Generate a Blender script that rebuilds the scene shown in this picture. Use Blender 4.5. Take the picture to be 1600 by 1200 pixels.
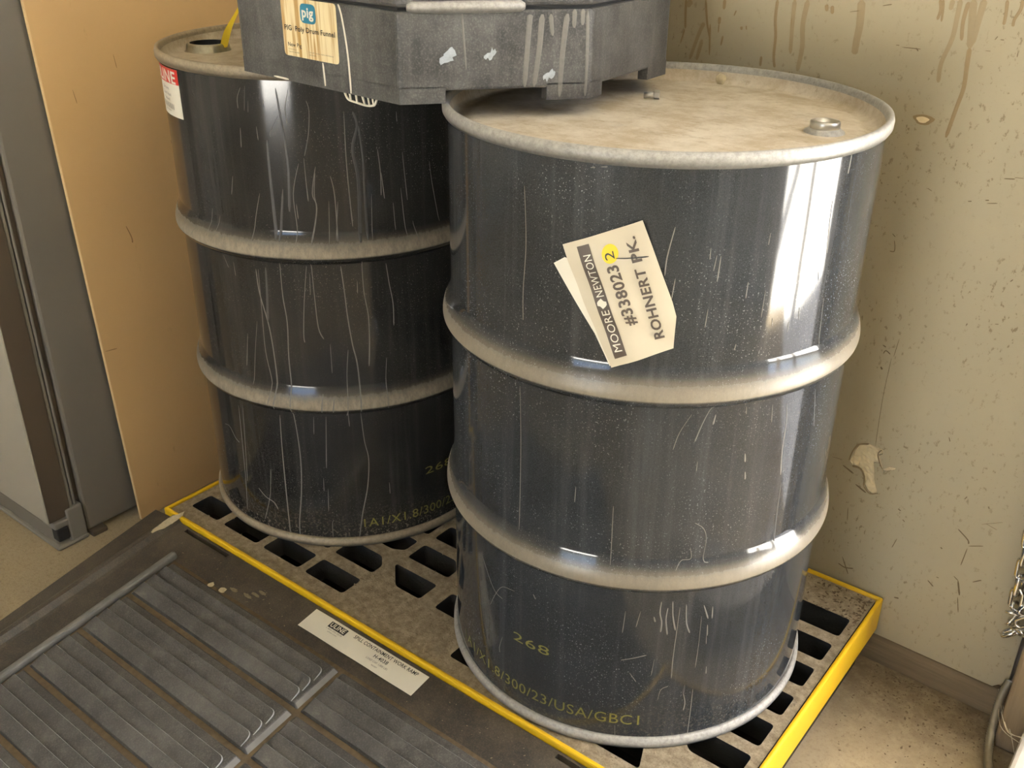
import bpy, bmesh, math, random
from mathutils import Vector, Matrix
from mathutils.geometry import delaunay_2d_cdt

for o in list(bpy.data.objects):
    bpy.data.objects.remove(o, do_unlink=True)
SC = bpy.context.scene
COL = SC.collection
PI = math.pi
GZ = 0.146            # height of the pallet's grate above the floor

# ------------------------------------------------------------------ camera
cam_d = bpy.data.cameras.new('camera')
cam = bpy.data.objects.new('camera', cam_d)
COL.objects.link(cam)
cam_d.sensor_width = 36.0
cam_d.lens = 1550.2 * 36.0 / 1600.0
cam_d.clip_start = 0.05
_f = Vector((-0.5455, 0.7017, -0.4584)).normalized()
_r = Vector((0.7868, 0.6171, 0.0083)); _r = (_r - _f * _r.dot(_f)).normalized()
_u = _r.cross(_f)
cam.matrix_world = Matrix(((_r.x, _u.x, -_f.x, 0.6713), (_r.y, _u.y, -_f.y, -1.1844), (_r.z, _u.z, -_f.z, 1.294), (0, 0, 0, 1)))
SC.camera = cam

# ------------------------------------------------------------------ sky, sun, exposure
SUN_EL = math.radians(68)
SUN_AZ = Vector((0.90, 0.43, 0)).normalized()
world = bpy.data.worlds.new('world'); SC.world = world
world.use_nodes = True
wn = world.node_tree; wn.nodes.clear()
sky = wn.nodes.new('ShaderNodeTexSky'); sky.sky_type = 'NISHITA'; sky.sun_disc = False
sky.dust_density = 4.0; sky.ozone_density = 0.4; sky.air_density = 0.8; sky.sun_elevation = SUN_EL; sky.sun_rotation = math.atan2(SUN_AZ.x, SUN_AZ.y)
bg = wn.nodes.new('ShaderNodeBackground'); bg.inputs['Strength'].default_value = 0.80
wo = wn.nodes.new('ShaderNodeOutputWorld')
wn.links.new(sky.outputs[0], bg.inputs[0]); wn.links.new(bg.outputs[0], wo.inputs[0])
sun_d = bpy.data.lights.new('sun', 'SUN'); sun_d.energy = 75.0; sun_d.angle = math.radians(0.6); sun_d.color = (1.0, 0.955, 0.87)
sun = bpy.data.objects.new('sun', sun_d); COL.objects.link(sun)
_sd = SUN_AZ * math.cos(SUN_EL) + Vector((0, 0, math.sin(SUN_EL)))
sun.rotation_euler = _sd.to_track_quat('Z', 'Y').to_euler()
sun.location = (6, 5, 9)
SC.view_settings.view_transform = 'Standard'
SC.view_settings.look = 'None'
SC.view_settings.gamma = 1.0
SC.view_settings.use_curve_mapping = False
SC.view_settings.exposure = 1.12

# ------------------------------------------------------------------ node helpers
class NT:
    def __init__(self, name):
        self.m = bpy.data.materials.new(name); self.m.use_nodes = True
        self.t = self.m.node_tree; self.b = self.t.nodes['Principled BSDF']
        self.tc = self.t.nodes.new('ShaderNodeTexCoord'); self.geo = None
    def new(self, k): return self.t.nodes.new(k)
    def put(self, sock, v):
        if isinstance(v, bpy.types.NodeSocket): self.t.links.new(v, sock)
        elif isinstance(v, (tuple, list)): sock.default_value = tuple(v) + ((1.0,) if len(v) == 3 and len(sock.default_value) == 4 else ())
        else: sock.default_value = v
    def set(self, **kw):
        for k, v in kw.items(): self.put(self.b.inputs[k.replace('_', ' ')], v)
    def coord(self, scale=(1, 1, 1), off=(0, 0, 0)):
        mp = self.new('ShaderNodeMapping'); mp.inputs['Scale'].default_value = scale; mp.inputs['Location'].default_value = off
        self.t.links.new(self.tc.outputs['Object'], mp.inputs['Vector']); return mp.outputs[0]
    def noise(self, s, d=4, r=0.55, scale=(1, 1, 1), off=(0, 0, 0)):
        n = self.new('ShaderNodeTexNoise'); self.put(n.inputs['Vector'], self.coord(scale, off))
        n.inputs['Scale'].default_value = s; n.inputs['Detail'].default_value = d; n.inputs['Roughness'].default_value = r
        return n.outputs[0]
    def voro(self, s, scale=(1, 1, 1), off=(0, 0, 0)):
        n = self.new('ShaderNodeTexVoronoi'); self.put(n.inputs['Vector'], self.coord(scale, off)); n.inputs['Scale'].default_value = s
        return n.outputs['Distance']
    def wave(self, s, dist=6, scale=(1, 1, 1)):
        n = self.new('ShaderNodeTexWave'); self.put(n.inputs['Vector'], self.coord(scale)); n.inputs['Scale'].default_value = s
        n.inputs['Distortion'].default_value = dist; n.inputs['Detail'].default_value = 3; return n.outputs[1]
    def ramp(self, v, a, b, lo=0.0, hi=1.0):
        n = self.new('ShaderNodeMapRange'); n.interpolation_type = 'SMOOTHSTEP'
        for i, x in enumerate((v, a, b, lo, hi)): self.put(n.inputs[i], x)
        return n.outputs[0]
    def math(self, op, a, b=0.0):
        n = self.new('ShaderNodeMath'); n.operation = op; self.put(n.inputs[0], a); self.put(n.inputs[1], b); return n.outputs[0]
    def mul(self, a, b): return self.math('MULTIPLY', a, b)
    def add(self, a, b):
        n = self.new('ShaderNodeMath'); n.operation = 'ADD'; n.use_clamp = True; self.put(n.inputs[0], a); self.put(n.inputs[1], b); return n.outputs[0]
    def mx(self, a, b): return self.math('MAXIMUM', a, b)
    def mix(self, f, a, b):
        n = self.new('ShaderNodeMix'); n.data_type = 'RGBA'; self.put(n.inputs[0], f); self.put(n.inputs[6], a); self.put(n.inputs[7], b); return n.outputs[2]
    def mixf(self, f, a, b):
        n = self.new('ShaderNodeMix'); n.data_type = 'FLOAT'; self.put(n.inputs[0], f); self.put(n.inputs[2], a); self.put(n.inputs[3], b); return n.outputs[0]
    def nz(self):
        if not self.geo: self.geo = self.new('ShaderNodeNewGeometry')
        s = self.new('ShaderNodeSeparateXYZ'); self.t.links.new(self.geo.outputs['Normal'], s.inputs[0]); return s.outputs[2]
    def pz(self):
        s = self.new('ShaderNodeSeparateXYZ'); self.t.links.new(self.tc.outputs['Object'], s.inputs[0]); return s.outputs[2]
    def bump(self, h, st=0.3, d=0.01):
        n = self.new('ShaderNodeBump'); n.inputs['Strength'].default_value = st; n.inputs['Distance'].default_value = d
        self.put(n.inputs['Height'], h); self.t.links.new(n.outputs[0], self.b.inputs['Normal'])

def flat(name, col, rough=0.6, metal=0.0, var=0.12, s=30.0, spec=0.5):
    k = NT(name)
    n = k.noise(s)
    k.set(Base_Color=k.mix(n, tuple(c * (1 - var) for c in col), tuple(min(1, c * (1 + var)) for c in col)), Roughness=rough, Metallic=metal)
    k.b.inputs['Specular IOR Level'].default_value = spec
    return k.m

DUST = (0.41, 0.345, 0.245)
FILM = (0.34, 0.365, 0.385)
def drum_paint(name, film, up_amt, speck, off, dust=DUST, rough=0.13, haze=0.03, drough=0.8, ft=0.32, film_col=FILM, blotch=0.45):
    k = NT(name)
    sx = k.new('ShaderNodeSeparateXYZ'); k.t.links.new(k.tc.outputs['Object'], sx.inputs[0])
    rad = k.math('SQRT', k.math('ADD', k.mul(sx.outputs[0], sx.outputs[0]), k.mul(sx.outputs[1], sx.outputs[1])))
    up = k.mx(k.ramp(k.nz(), 0.30, 0.85), k.mul(k.ramp(rad, 0.2882, 0.2995), k.ramp(k.nz(), -0.45, -0.10)))
    pn = k.noise(120, 7, 0.8, (1, 1, 0.45), off)
    upd = k.mul(up, k.ramp(pn, 0.34, 0.66, up_amt * (1 - blotch), up_amt))
    st = k.mul(k.ramp(k.noise(55, 4, 0.6, (1, 1, 0.035), off), 0.46, 0.8), film)
    fm = k.mul(k.ramp(k.noise(5, 5, 0.6, off=off), 0.25, 0.8), film * 0.7)
    sp = k.mul(k.ramp(k.noise(520, 1, 0.5, off=off), 0.665, 0.72), k.ramp(k.noise(7, 4, off=off), 0.35, 0.7, 0.0, speck))
    sp2 = k.mul(k.ramp(k.voro(120, off=off), 0.10, 0.05), k.ramp(k.noise(9, 2, off=(3, 1, 2)), 0.5, 0.75, 0.0, speck))
    foot = k.mul(k.ramp(k.pz(), 0.11, 0.0), k.ramp(k.noise(210, 3, 0.7, off=off), 0.50, 0.66, 0.0, ft))
    hz = k.ramp(k.noise(900, 2, 0.6, off=off), 0.3, 0.7, haze * 0.5, haze * 1.5)
    thin = k.add(k.add(hz, k.add(st, fm)), k.add(k.mul(sp, 0.7), k.mul(sp2, 0.7)))
    d = k.add(upd, foot)
    col = k.mix(d, k.mix(thin, (0.0075, 0.0078, 0.008), film_col), dust)
    k.set(Base_Color=col, Roughness=k.mixf(k.ramp(d, 0.0, 0.7), k.mixf(k.ramp(thin, 0.1, 0.8), rough, 0.6), drough))
    k.b.inputs['Coat Weight'].default_value = 0.0
    k.bump(k.noise(9, 2, off=off), 0.04, 0.004)
    return k.m

M = {}
M['drum_r'] = drum_paint('gloss_black_paint_dusted', 0.075, 0.66, 0.65, (1.3, 0.2, 0.7), rough=0.085, haze=0.06, drough=0.42, ft=0.16, blotch=0.2)
M['drum_l'] = drum_paint('gloss_black_paint_drips', 0.06, 0.86, 0.5, (4.1, 2.2, 5.7), rough=0.11, haze=0.032, film_col=(0.37, 0.345, 0.30))
def head_mat(name, off, amt):
    k = NT(name)
    a = k.ramp(k.noise(9, 6, 0.65, off=off), 0.22, 0.42, amt - 0.25, amt)
    dark = k.ramp(k.noise(30, 6, 0.75, (1, 2.6, 1), off), 0.55, 0.68, 0.0, 0.5)
    col = k.mix(k.ramp(k.noise(14, 8, 0.75, off=off), 0.32, 0.66), (0.45, 0.365, 0.24), (0.66, 0.59, 0.47))
    col = k.mix(dark, col, (0.30, 0.22, 0.12))
    k.set(Base_Color=k.mix(a, (0.03, 0.028, 0.025), col), Roughness=k.mixf(a, 0.3, 0.75))
    k.bump(k.noise(160, 5, 0.7, off=off), 0.25, 0.004)
    return k.m
M['head_r'] = head_mat('dusty_drum_head', (0.5, 0.1, 0), 0.97)
M['head_l'] = head_mat('dusty_drum_head_brown', (2.5, 3.1, 0), 0.96)
def chime_mat(name, col, off):
    k = NT(name)
    a = k.ramp(k.noise(150, 5, 0.75, off=off), 0.25, 0.7, 0.5, 0.92)
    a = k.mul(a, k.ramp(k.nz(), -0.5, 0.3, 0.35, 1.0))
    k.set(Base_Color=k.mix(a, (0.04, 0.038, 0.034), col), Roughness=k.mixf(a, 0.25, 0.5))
    return k.m
M['chime_r'] = chime_mat('worn_chime', (0.47, 0.45, 0.40), (0, 1, 2))
M['chime_l'] = chime_mat('dusty_chime', (0.43, 0.35, 0.23), (5, 1, 2))
M['zinc'] = flat('zinc_plate', (0.62, 0.60, 0.55), 0.32, 0.9, 0.25, 80)
M['brown_metal'] = flat('dirty_flange', (0.40, 0.37, 0.27), 0.38, 0.7, 0.4, 120)
M['hole_dark'] = flat('unlit_inside', (0.012, 0.012, 0.012), 0.8)
M['drip'] = flat('dried_pale_drip', (0.17, 0.16, 0.14), 0.6, 0, 0.2, 200)
M['drip_thin'] = flat('thin_grey_drip', (0.05, 0.049, 0.046), 0.45, 0, 0.3, 200)
M['drip_white'] = flat('dried_white_drip', (0.72, 0.67, 0.56), 0.55, 0, 0.1, 200)
M['splat'] = flat('smeared_grey_paint', (0.36, 0.39, 0.41), 0.6, 0, 0.45, 160)
M['stencil'] = flat('yellow_stencil_ink', (0.20, 0.18, 0.03), 0.55, 0, 0.35, 300)
M['seam'] = flat('weld_seam_paint', (0.035, 0.034, 0.032), 0.35)
M['paper'] = flat('label_paper', (0.62, 0.55, 0.41), 0.5, 0, 0.10, 22)
M['paper_white'] = flat('white_label_paper', (0.76, 0.72, 0.60), 0.5, 0, 0.05, 18)
M['bar_brown'] = flat('brown_print', (0.105, 0.08, 0.06), 0.5)
M['ink'] = flat('black_print', (0.03, 0.028, 0.025), 0.5)
M['ink_soft'] = flat('grey_print', (0.16, 0.14, 0.11), 0.5)
M['red'] = flat('red_print', (0.62, 0.035, 0.025), 0.45)
M['dot_yellow'] = flat('yellow_sticker', (0.80, 0.60, 0.02), 0.5)
M['teal'] = flat('teal_print', (0.035, 0.22, 0.32), 0.45)
def label_wood():
    k = NT('stained_cream_label')
    w = k.noise(60, 3, 0.6, (1.6, 1, 0.10))
    k.set(Base_Color=k.mix(k.ramp(w, 0.45, 0.66), (0.80, 0.67, 0.40), (0.50, 0.29, 0.09)), Roughness=0.5)
    return k.m
M['label_wood'] = label_wood()
def poly(name, dust_amt, warm):
    k = NT(name)
    fine = k.ramp(k.noise(420, 2, 0.6), 0.46, 0.72, 0.03 * dust_amt, 0.20 * dust_amt)
    big = k.ramp(k.noise(11, 6, 0.7), 0.34, 0.70, 0.04, 0.26 * dust_amt)
    vs = k.ramp(k.noise(70, 4, 0.6, (1, 1, 0.06)), 0.45, 0.8, 0.0, 0.12 * dust_amt)
    d = k.add(fine, k.add(big, vs))
    k.set(Base_Color=k.mix(d, (0.022, 0.022, 0.023), warm), Roughness=k.mixf(d, 0.36, 0.8))
    k.bump(k.noise(330, 3, 0.6), 0.22, 0.003)
    return k.m
M['poly'] = poly('black_polyethylene', 1.0, (0.33, 0.32, 0.29))
M['ramp'] = poly('ramp_black_plastic', 1.0, (0.27, 0.21, 0.13))
M['tread'] = poly('ramp_tread_plastic', 0.95, (0.34, 0.32, 0.28))
M['kerb'] = flat('dusty_and_lit_plastic', (0.17, 0.165, 0.145), 0.5, 0, 0.4, 40)
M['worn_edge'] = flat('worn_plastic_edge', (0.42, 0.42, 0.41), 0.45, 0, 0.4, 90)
M['channel_dirt'] = flat('packed_brown_dirt', (0.13, 0.096, 0.055), 0.95, 0, 0.55, 90)
def grate_mat():
    k = NT('dust_caked_grate')
    a = k.ramp(k.noise(13, 7, 0.72), 0.18, 0.40, 0.35, 0.96)
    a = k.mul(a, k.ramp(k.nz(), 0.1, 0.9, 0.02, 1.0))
    col = k.mix(k.ramp(k.noise(70, 8, 0.8), 0.3, 0.7), (0.27, 0.205, 0.12), (0.60, 0.49, 0.32))
    col = k.mix(k.ramp(k.noise(240, 4, 0.7), 0.6, 0.72, 0, 0.55), col, (0.16, 0.115, 0.06))
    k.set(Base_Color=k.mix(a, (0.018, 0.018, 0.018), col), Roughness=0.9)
    k.bump(k.noise(110, 8, 0.8), 0.9, 0.008)
    return k.m
M['grate'] = grate_mat()
def yellow_mat():
    k = NT('yellow_polyethylene')
    d = k.ramp(k.noise(20, 6, 0.7), 0.58, 0.76, 0.0, 0.55)
    k.set(Base_Color=k.mix(d, (0.82, 0.50, 0.012), (0.36, 0.22, 0.07)), Roughness=0.42)
    return k.m
M['yellow'] = yellow_mat()
M['sump'] = flat('dirty_shaded_sump', (0.02, 0.017, 0.012), 0.85, 0, 0.5, 30)  # tray inside near-black: grime plus the shade under the grating, in the colour
def wall_mat():
    k = NT('beige_wall_paint')
    big = k.noise(2.2, 5, 0.6)
    col = k.mix(big, (0.385, 0.33, 0.215), (0.455, 0.395, 0.265))
    fl = k.mul(k.ramp(k.noise(120, 3, 0.7, (1.0, 1, 0.6)), 0.585, 0.645), k.ramp(k.noise(5, 4, 0.6), 0.40, 0.62, 0.08, 0.8))
    fl2 = k.mul(k.ramp(k.noise(46, 4, 0.8), 0.625, 0.70), 0.4)
    col = k.mix(k.add(fl, fl2), col, (0.20, 0.155, 0.08))
    k.set(Base_Color=col, Roughness=0.62)
    k.bump(k.noise(260, 4, 0.6), 0.12, 0.003)
    return k.m
M['wall'] = wall_mat()
M['stain'] = flat('brown_drip_stain', (0.31, 0.225, 0.11), 0.5, 0, 0.12, 60)
M['stain_pale'] = flat('pale_drip_stain', (0.345, 0.27, 0.15), 0.55, 0, 0.12, 60)
M['scuff'] = flat('dark_scuff', (0.17, 0.125, 0.065), 0.8, 0, 0.3, 100)
M['chip'] = flat('exposed_plaster', (0.80, 0.68, 0.44), 0.9, 0, 0.25, 90)
M['chip_edge'] = flat('broken_paint_edge', (0.25, 0.19, 0.10), 0.9, 0, 0.4, 90)
def wood_mat(name, a, b, sc=(1, 14, 14)):
    k = NT(name)
    g = k.noise(5, 6, 0.65, sc)
    k.set(Base_Color=k.mix(g, a, b), Roughness=0.8); k.bump(g, 0.4, 0.006)
    return k.m
M['sill'] = wood_mat('weathered_sill_wood', (0.10, 0.07, 0.035), (0.36, 0.27, 0.16))
M['post'] = wood_mat('weathered_post_wood', (0.16, 0.11, 0.06), (0.36, 0.27, 0.16), (14, 14, 1))
def floor_mat():
    k = NT('dusty_concrete')
    col = k.mix(k.noise(4, 6, 0.65), (0.39, 0.305, 0.175), (0.50, 0.41, 0.26))
    col = k.mix(k.ramp(k.noise(120, 7, 0.8), 0.48, 0.70, 0.0, 0.6), col, (0.22, 0.155, 0.08))
    col = k.mix(k.ramp(k.noise(320, 3, 0.7, off=(2, 2, 2)), 0.62, 0.72, 0.0, 0.6), col, (0.66, 0.58, 0.44))
    sy = k.new('ShaderNodeSeparateXYZ'); k.t.links.new(k.tc.outputs['Object'], sy.inputs[0])
    near = k.mul(k.ramp(sy.outputs[1], 0.02, 0.31), k.ramp(k.noise(28, 7, 0.75), 0.30, 0.62, 0.25, 0.9))
    col = k.mix(near, col, (0.20, 0.145, 0.08))
    k.set(Base_Color=col, Roughness=0.82); k.bump(k.noise(170, 7, 0.8), 0.6, 0.006)
    return k.m
M['floor'] = floor_mat()
M['yard'] = flat('pale_yard_concrete', (0.56, 0.56, 0.54), 0.9, 0, 0.08, 2)
M['ceiling'] = flat('ceiling_boards', (0.48, 0.45, 0.38), 0.9, 0, 0.1, 3)
M['inner_wall'] = flat('interior_wall_paint', (0.48, 0.44, 0.36), 0.8, 0, 0.08, 3)
def board_mat():
    k = NT('tan_hardboard')
    col = k.mix(k.noise(3.5, 5, 0.55), (0.61, 0.39, 0.17), (0.70, 0.46, 0.21))
    col = k.mix(k.ramp(k.noise(30, 4, 0.7, (1, 1, 0.35)), 0.66, 0.78, 0, 0.35), col, (0.34, 0.20, 0.07))
    k.set(Base_Color=col, Roughness=0.55)
    return k.m
M['board'] = board_mat()
M['board_scuff'] = flat('brown_board_scuff', (0.33, 0.19, 0.07), 0.8)
M['board_edge'] = flat('pale_board_edge', (0.74, 0.53, 0.26), 0.7)
def fridge(name, c):
    k = NT(name)
    k.set(Base_Color=k.mix(k.noise(6, 4), tuple(x * 0.88 for x in c), c), Roughness=0.42); k.bump(k.noise(300, 2), 0.05, 0.002)
    return k.m
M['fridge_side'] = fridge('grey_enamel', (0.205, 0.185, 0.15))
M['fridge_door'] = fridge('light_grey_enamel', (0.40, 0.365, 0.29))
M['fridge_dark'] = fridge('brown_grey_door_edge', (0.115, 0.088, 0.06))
M['gasket'] = fridge('grey_rubber_gasket', (0.26, 0.24, 0.20))
M['chrome'] = flat('bright_steel', (0.72, 0.71, 0.68), 0.18, 1.0, 0.2, 60)
M['conduit'] = flat('grey_conduit', (0.30, 0.26, 0.18), 0.5, 0.3, 0.3, 90)
M['curb'] = flat('grey_concrete_curb', (0.42, 0.39, 0.33), 0.9, 0, 0.15, 40)
M['dirt'] = flat('loose_dirt', (0.17, 0.12, 0.065), 0.95, 0, 0.5, 80)
M['crumb'] = flat('pale_crumbs', (0.55, 0.47, 0.30), 0.9, 0, 0.3, 200)
M['crumb_dim'] = flat('dull_crumbs', (0.27, 0.23, 0.15), 0.9, 0, 0.3, 200)
M['litter_tan'] = flat('tan_grit', (0.36, 0.285, 0.175), 0.95, 0, 0.5, 300)
M['web'] = flat('cobweb', (0.62, 0.54, 0.38), 0.8)
M['strap'] = flat('yellow_strap', (0.86, 0.60, 0.03), 0.4)

# ------------------------------------------------------------------ mesh helpers
def link(name, me, mat, parent=None, smooth=False):
    o = bpy.data.objects.new(name, me); COL.objects.link(o)
    if mat is not None and not me.materials: me.materials.append(mat)
    if parent is not None: o.parent = parent
    if smooth:
        for p in me.polygons: p.use_smooth = True
    return o
def mesh(name, verts, faces, mat, parent=None, smooth=False):
    me = bpy.data.meshes.new(name); me.from_pydata([tuple(v) for v in verts], [], faces); me.update()
    return link(name, me, mat, parent, smooth)
def bm_obj(name, bm, mat, parent=None, smooth=False):
    me = bpy.data.meshes.new(name); bm.to_mesh(me); bm.free(); me.update()
    return link(name, me, mat, parent, smooth)
def empty(name, loc=(0, 0, 0), rz=0.0):
    o = bpy.data.objects.new(name, None); COL.objects.link(o); o.location = loc; o.rotation_euler = (0, 0, rz); o.empty_display_size = 0.05
    return o
def tag(o, label=None, cat=None, group=None, kind=None):
    if label: o['label'] = label
    if cat: o['category'] = cat
    if group: o['group'] = group
    if kind: o['kind'] = kind
    return o
def box_bm(bm, lo, hi, bev=0.0, seg=2, mtx=None):
    r = bmesh.ops.create_cube(bm, size=1.0)
    vs = r['verts']
    for v in vs:
        v.co = Vector([lo[i] + (v.co[i] + 0.5) * (hi[i] - lo[i]) for i in range(3)])
        if mtx: v.co = mtx @ v.co
    if bev > 0:
        es = list({e for v in vs for e in v.link_edges})
        bmesh.ops.bevel(bm, geom=es, offset=bev, segments=seg, affect='EDGES', profile=0.5)
def box(name, lo, hi, mat, parent=None, bev=0.0, seg=2, mtx=None):
    bm = bmesh.new(); box_bm(bm, lo, hi, bev, seg, mtx)
    return bm_obj(name, bm, mat, parent)
def prism(name, pts, z0, z1, mat, parent=None, bev=0.0, cap_bottom=True):
    bm = bmesh.new(); n = len(pts)
    a = [bm.verts.new((x, y, z0)) for x, y in pts]; b = [bm.verts.new((x, y, z1)) for x, y in pts]
    for i in range(n): bm.faces.new((a[i], a[(i + 1) % n], b[(i + 1) % n], b[i]))
    bm.faces.new(b)
    if cap_bottom: bm.faces.new(a[::-1])
    bmesh.ops.recalc_face_normals(bm, faces=bm.faces)
    if bev: bmesh.ops.bevel(bm, geom=list(bm.edges), offset=bev, segments=2, affect='EDGES', profile=0.5)
    return bm_obj(name, bm, mat, parent)
def lathe(name, prof, mat, parent=None, n=128, smooth=True, closed=False):
    vs = []; fs = []; m = len(prof)
    for i in range(n):
        a = 2 * PI * i / n; c, s = math.cos(a), math.sin(a)
        for r, z in prof: vs.append((r * c, r * s, z))
    for i in range(n):
        j = (i + 1) % n
        for k in range(m - 1 if not closed else m):
            k2 = (k + 1) % m
            fs.append((i * m + k, j * m + k, j * m + k2, i * m + k2))
    return mesh(name, vs, fs, mat, parent, smooth)
def smooth_line(pts, sub=5):
    P = [Vector(p) for p in pts]
    if len(P) < 3: 
        return [P[0].lerp(P[-1], i / 6) for i in range(7)]
    out = []
    for i in range(len(P) - 1):
        p0 = P[max(i - 1, 0)]; p1 = P[i]; p2 = P[i + 1]; p3 = P[min(i + 2, len(P) - 1)]
        for k in range(sub):
            t = k / sub
            out.append(0.5 * ((2 * p1) + (p2 - p0) * t + (2 * p0 - 5 * p1 + 4 * p2 - p3) * t * t + (3 * p1 - p0 - 3 * p2 + p3) * t ** 3))
    out.append(P[-1]); return out
def ribbon(name, pts, width, fn, mat, parent, h=0.0006, base=0.0002, taper=(0.55, 1.0)):
    """raised run of dried liquid: pts in a surface chart, fn(s, t, height) -> 3D"""
    L = smooth_line([(p[0], p[1]) for p in pts]); n = len(L); vs = []; fs = []
    for i, p in enumerate(L):
        d = (L[min(i + 1, n - 1)] - L[max(i - 1, 0)])
        if d.length < 1e-9: d = Vector((0, -1))
        d.normalize(); q = Vector((-d.y, d.x)); t = i / (n - 1)
        w = width * 0.5 * (taper[0] + (taper[1] - taper[0]) * t)
        if i == 0: w *= 0.4
        if i == n - 1: w *= 0.45
        for k, hh in ((-1, base), (-0.5, h * 0.85), (0.5, h * 0.85), (1, base)):
            c = p + q * w * k; vs.append(fn(c.x, c.y, hh))
    for i in range(n - 1):
        for k in range(3): a = i * 4 + k; fs.append((a, a + 1, a + 5, a + 4))
    fs.append((0, 1, 2, 3)); b = (n - 1) * 4; fs.append((b + 3, b + 2, b + 1, b))
    return mesh(name, vs, fs, mat, parent, False)
def tube_bm(bm, pts, r, n=8, closed=False):
    P = [Vector(p) for p in pts]; m = len(P); rings = []; up = Vector((0.123, 0.31, 0.94)).normalized()
    for i, p in enumerate(P):
        a = P[(i - 1) % m] if closed else P[max(i - 1, 0)]; b = P[(i + 1) % m] if closed else P[min(i + 1, m - 1)]
        d = (b - a).normalized(); x = d.cross(up)
        if x.length < 1e-4: x = d.cross(Vector((1, 0, 0)))
        x.normalize(); y = d.cross(x); rr = r[i] if isinstance(r, (list, tuple)) else r
        rings.append([bm.verts.new(p + x * math.cos(2 * PI * k / n) * rr + y * math.sin(2 * PI * k / n) * rr) for k in range(n)])
    for i in range(m if closed else m - 1):
        A = rings[i]; B = rings[(i + 1) % m]
        for k in range(n): bm.faces.new((A[k], A[(k + 1) % n], B[(k + 1) % n], B[k]))
    if not closed: bm.faces.new(rings[0][::-1]); bm.faces.new(rings[-1])
def tube(name, pts, r, mat, parent=None, n=8, closed=False):
    bm = bmesh.new(); tube_bm(bm, pts, r, n, closed); return bm_obj(name, bm, mat, parent, True)
def poly_tris(polys, spacing=None):
    """constrained triangulation of one outer ring and hole rings (first ring is the outer one)"""
    co = []; ed = []
    for P in polys:
        b = len(co); co += [Vector(p) for p in P]; ed += [(b + i, b + (i + 1) % len(P)) for i in range(len(P))]
    if spacing:
        xs = [p[0] for p in polys[0]]; ys = [p[1] for p in polys[0]]; x = min(xs) + spacing * 0.5
        while x < max(xs):
            y = min(ys) + spacing * 0.5
            while y < max(ys):
                if inside((x, y), polys[0]): co.append(Vector((x, y)))
                y += spacing
            x += spacing
    v, e, f, *_ = delaunay_2d_cdt(co, ed, [], 2 if len(polys) == 1 else 0, 1e-6)
    out = []
    for t in f:
        c = sum((v[i] for i in t), Vector((0, 0))) / len(t)
        if inside(c, polys[0]) and not any(inside(c, h) for h in polys[1:]): out.append(tuple(t))
    return v, out
def inside(p, P):
    x, y = p[0], p[1]; r = False; j = len(P) - 1
    for i in range(len(P)):
        if (P[i][1] > y) != (P[j][1] > y) and x < (P[j][0] - P[i][0]) * (y - P[i][1]) / (P[j][1] - P[i][1]) + P[i][0]: r = not r
        j = i
    return r
def sheet(name, P, fn, mat, parent, h=0.0006, spacing=0.012, lift=None):
    """thin sheet cut to outline P in a surface chart"""
    D = []
    for i in range(len(P)):
        a = Vector(P[i]); b = Vector(P[(i + 1) % len(P)]); k = max(1, int((b - a).length / spacing))
        D += [tuple(a.lerp(b, q / k)) for q in range(k)]
    v, t = poly_tris([D], spacing)
    g = lift or (lambda x, y: 0.0)
    n = len(v); vs = [fn(p.x, p.y, h + g(p.x, p.y)) for p in v] + [fn(p.x, p.y, h + g(p.x, p.y) - 0.00035) for p in v]
    fs = []
    for f in t:
        a, b, c = (v[i] for i in f[:3]); cc = (b - a).cross(c - a) > 0
        q = f if cc else f[::-1]; fs.append(tuple(q)); fs.append(tuple(i + n for i in q[::-1]))
    return mesh(name, vs, fs, mat, parent, True)
_fc = {}
def text_pts(s, bold=0.0):
    cu = bpy.data.curves.new('t', 'FONT'); cu.body = s; cu.offset = bold; cu.resolution_u = 3; cu.space_character = 1.06
    o = bpy.data.objects.new('t', cu); COL.objects.link(o)
    dg = bpy.context.evaluated_depsgraph_get()
    me = bpy.data.meshes.new_from_object(o.evaluated_get(dg))
    V = [(v.co.x, v.co.y) for v in me.vertices]; F = [tuple(p.vertices) for p in me.polygons]
    bpy.data.objects.remove(o); bpy.data.curves.remove(cu); bpy.data.meshes.remove(me)
    return V, F
def lettering(name, s, org, ang, length, height, fn, mat, parent, h=0.0012, bold=0.0, cap=0.69):
    """s laid along a chart: baseline starts at org, direction ang (radians), given run length and capital height"""
    V, F = text_pts(s, bold)
    if not V: return None
    x0 = min(v[0] for v in V); x1 = max(v[0] for v in V)
    kx = length / (x1 - x0); ky = height / cap; ca, sa = math.cos(ang), math.sin(ang); vs = []
    for x, y in V:
        a = (x - x0) * kx; b = y * ky; vs.append(fn(org[0] + a * ca - b * sa, org[1] + a * sa + b * ca, h))
    return mesh(name, vs, F, mat, parent)
def rounded(P, r, seg=3):
    out = []; n = len(P)
    for i in range(n):
        p = Vector(P[i]); a = Vector(P[i - 1]) - p; b = Vector(P[(i + 1) % n]) - p
        rr = min(r, a.length * 0.45, b.length * 0.45); a.normalize(); b.normalize()
        A = p + a * rr; B = p + b * rr
        for k in range(seg + 1):
            t = k / seg; out.append(tuple((1 - t) ** 2 * A + 2 * t * (1 - t) * p + t * t * B))
    return out
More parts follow.
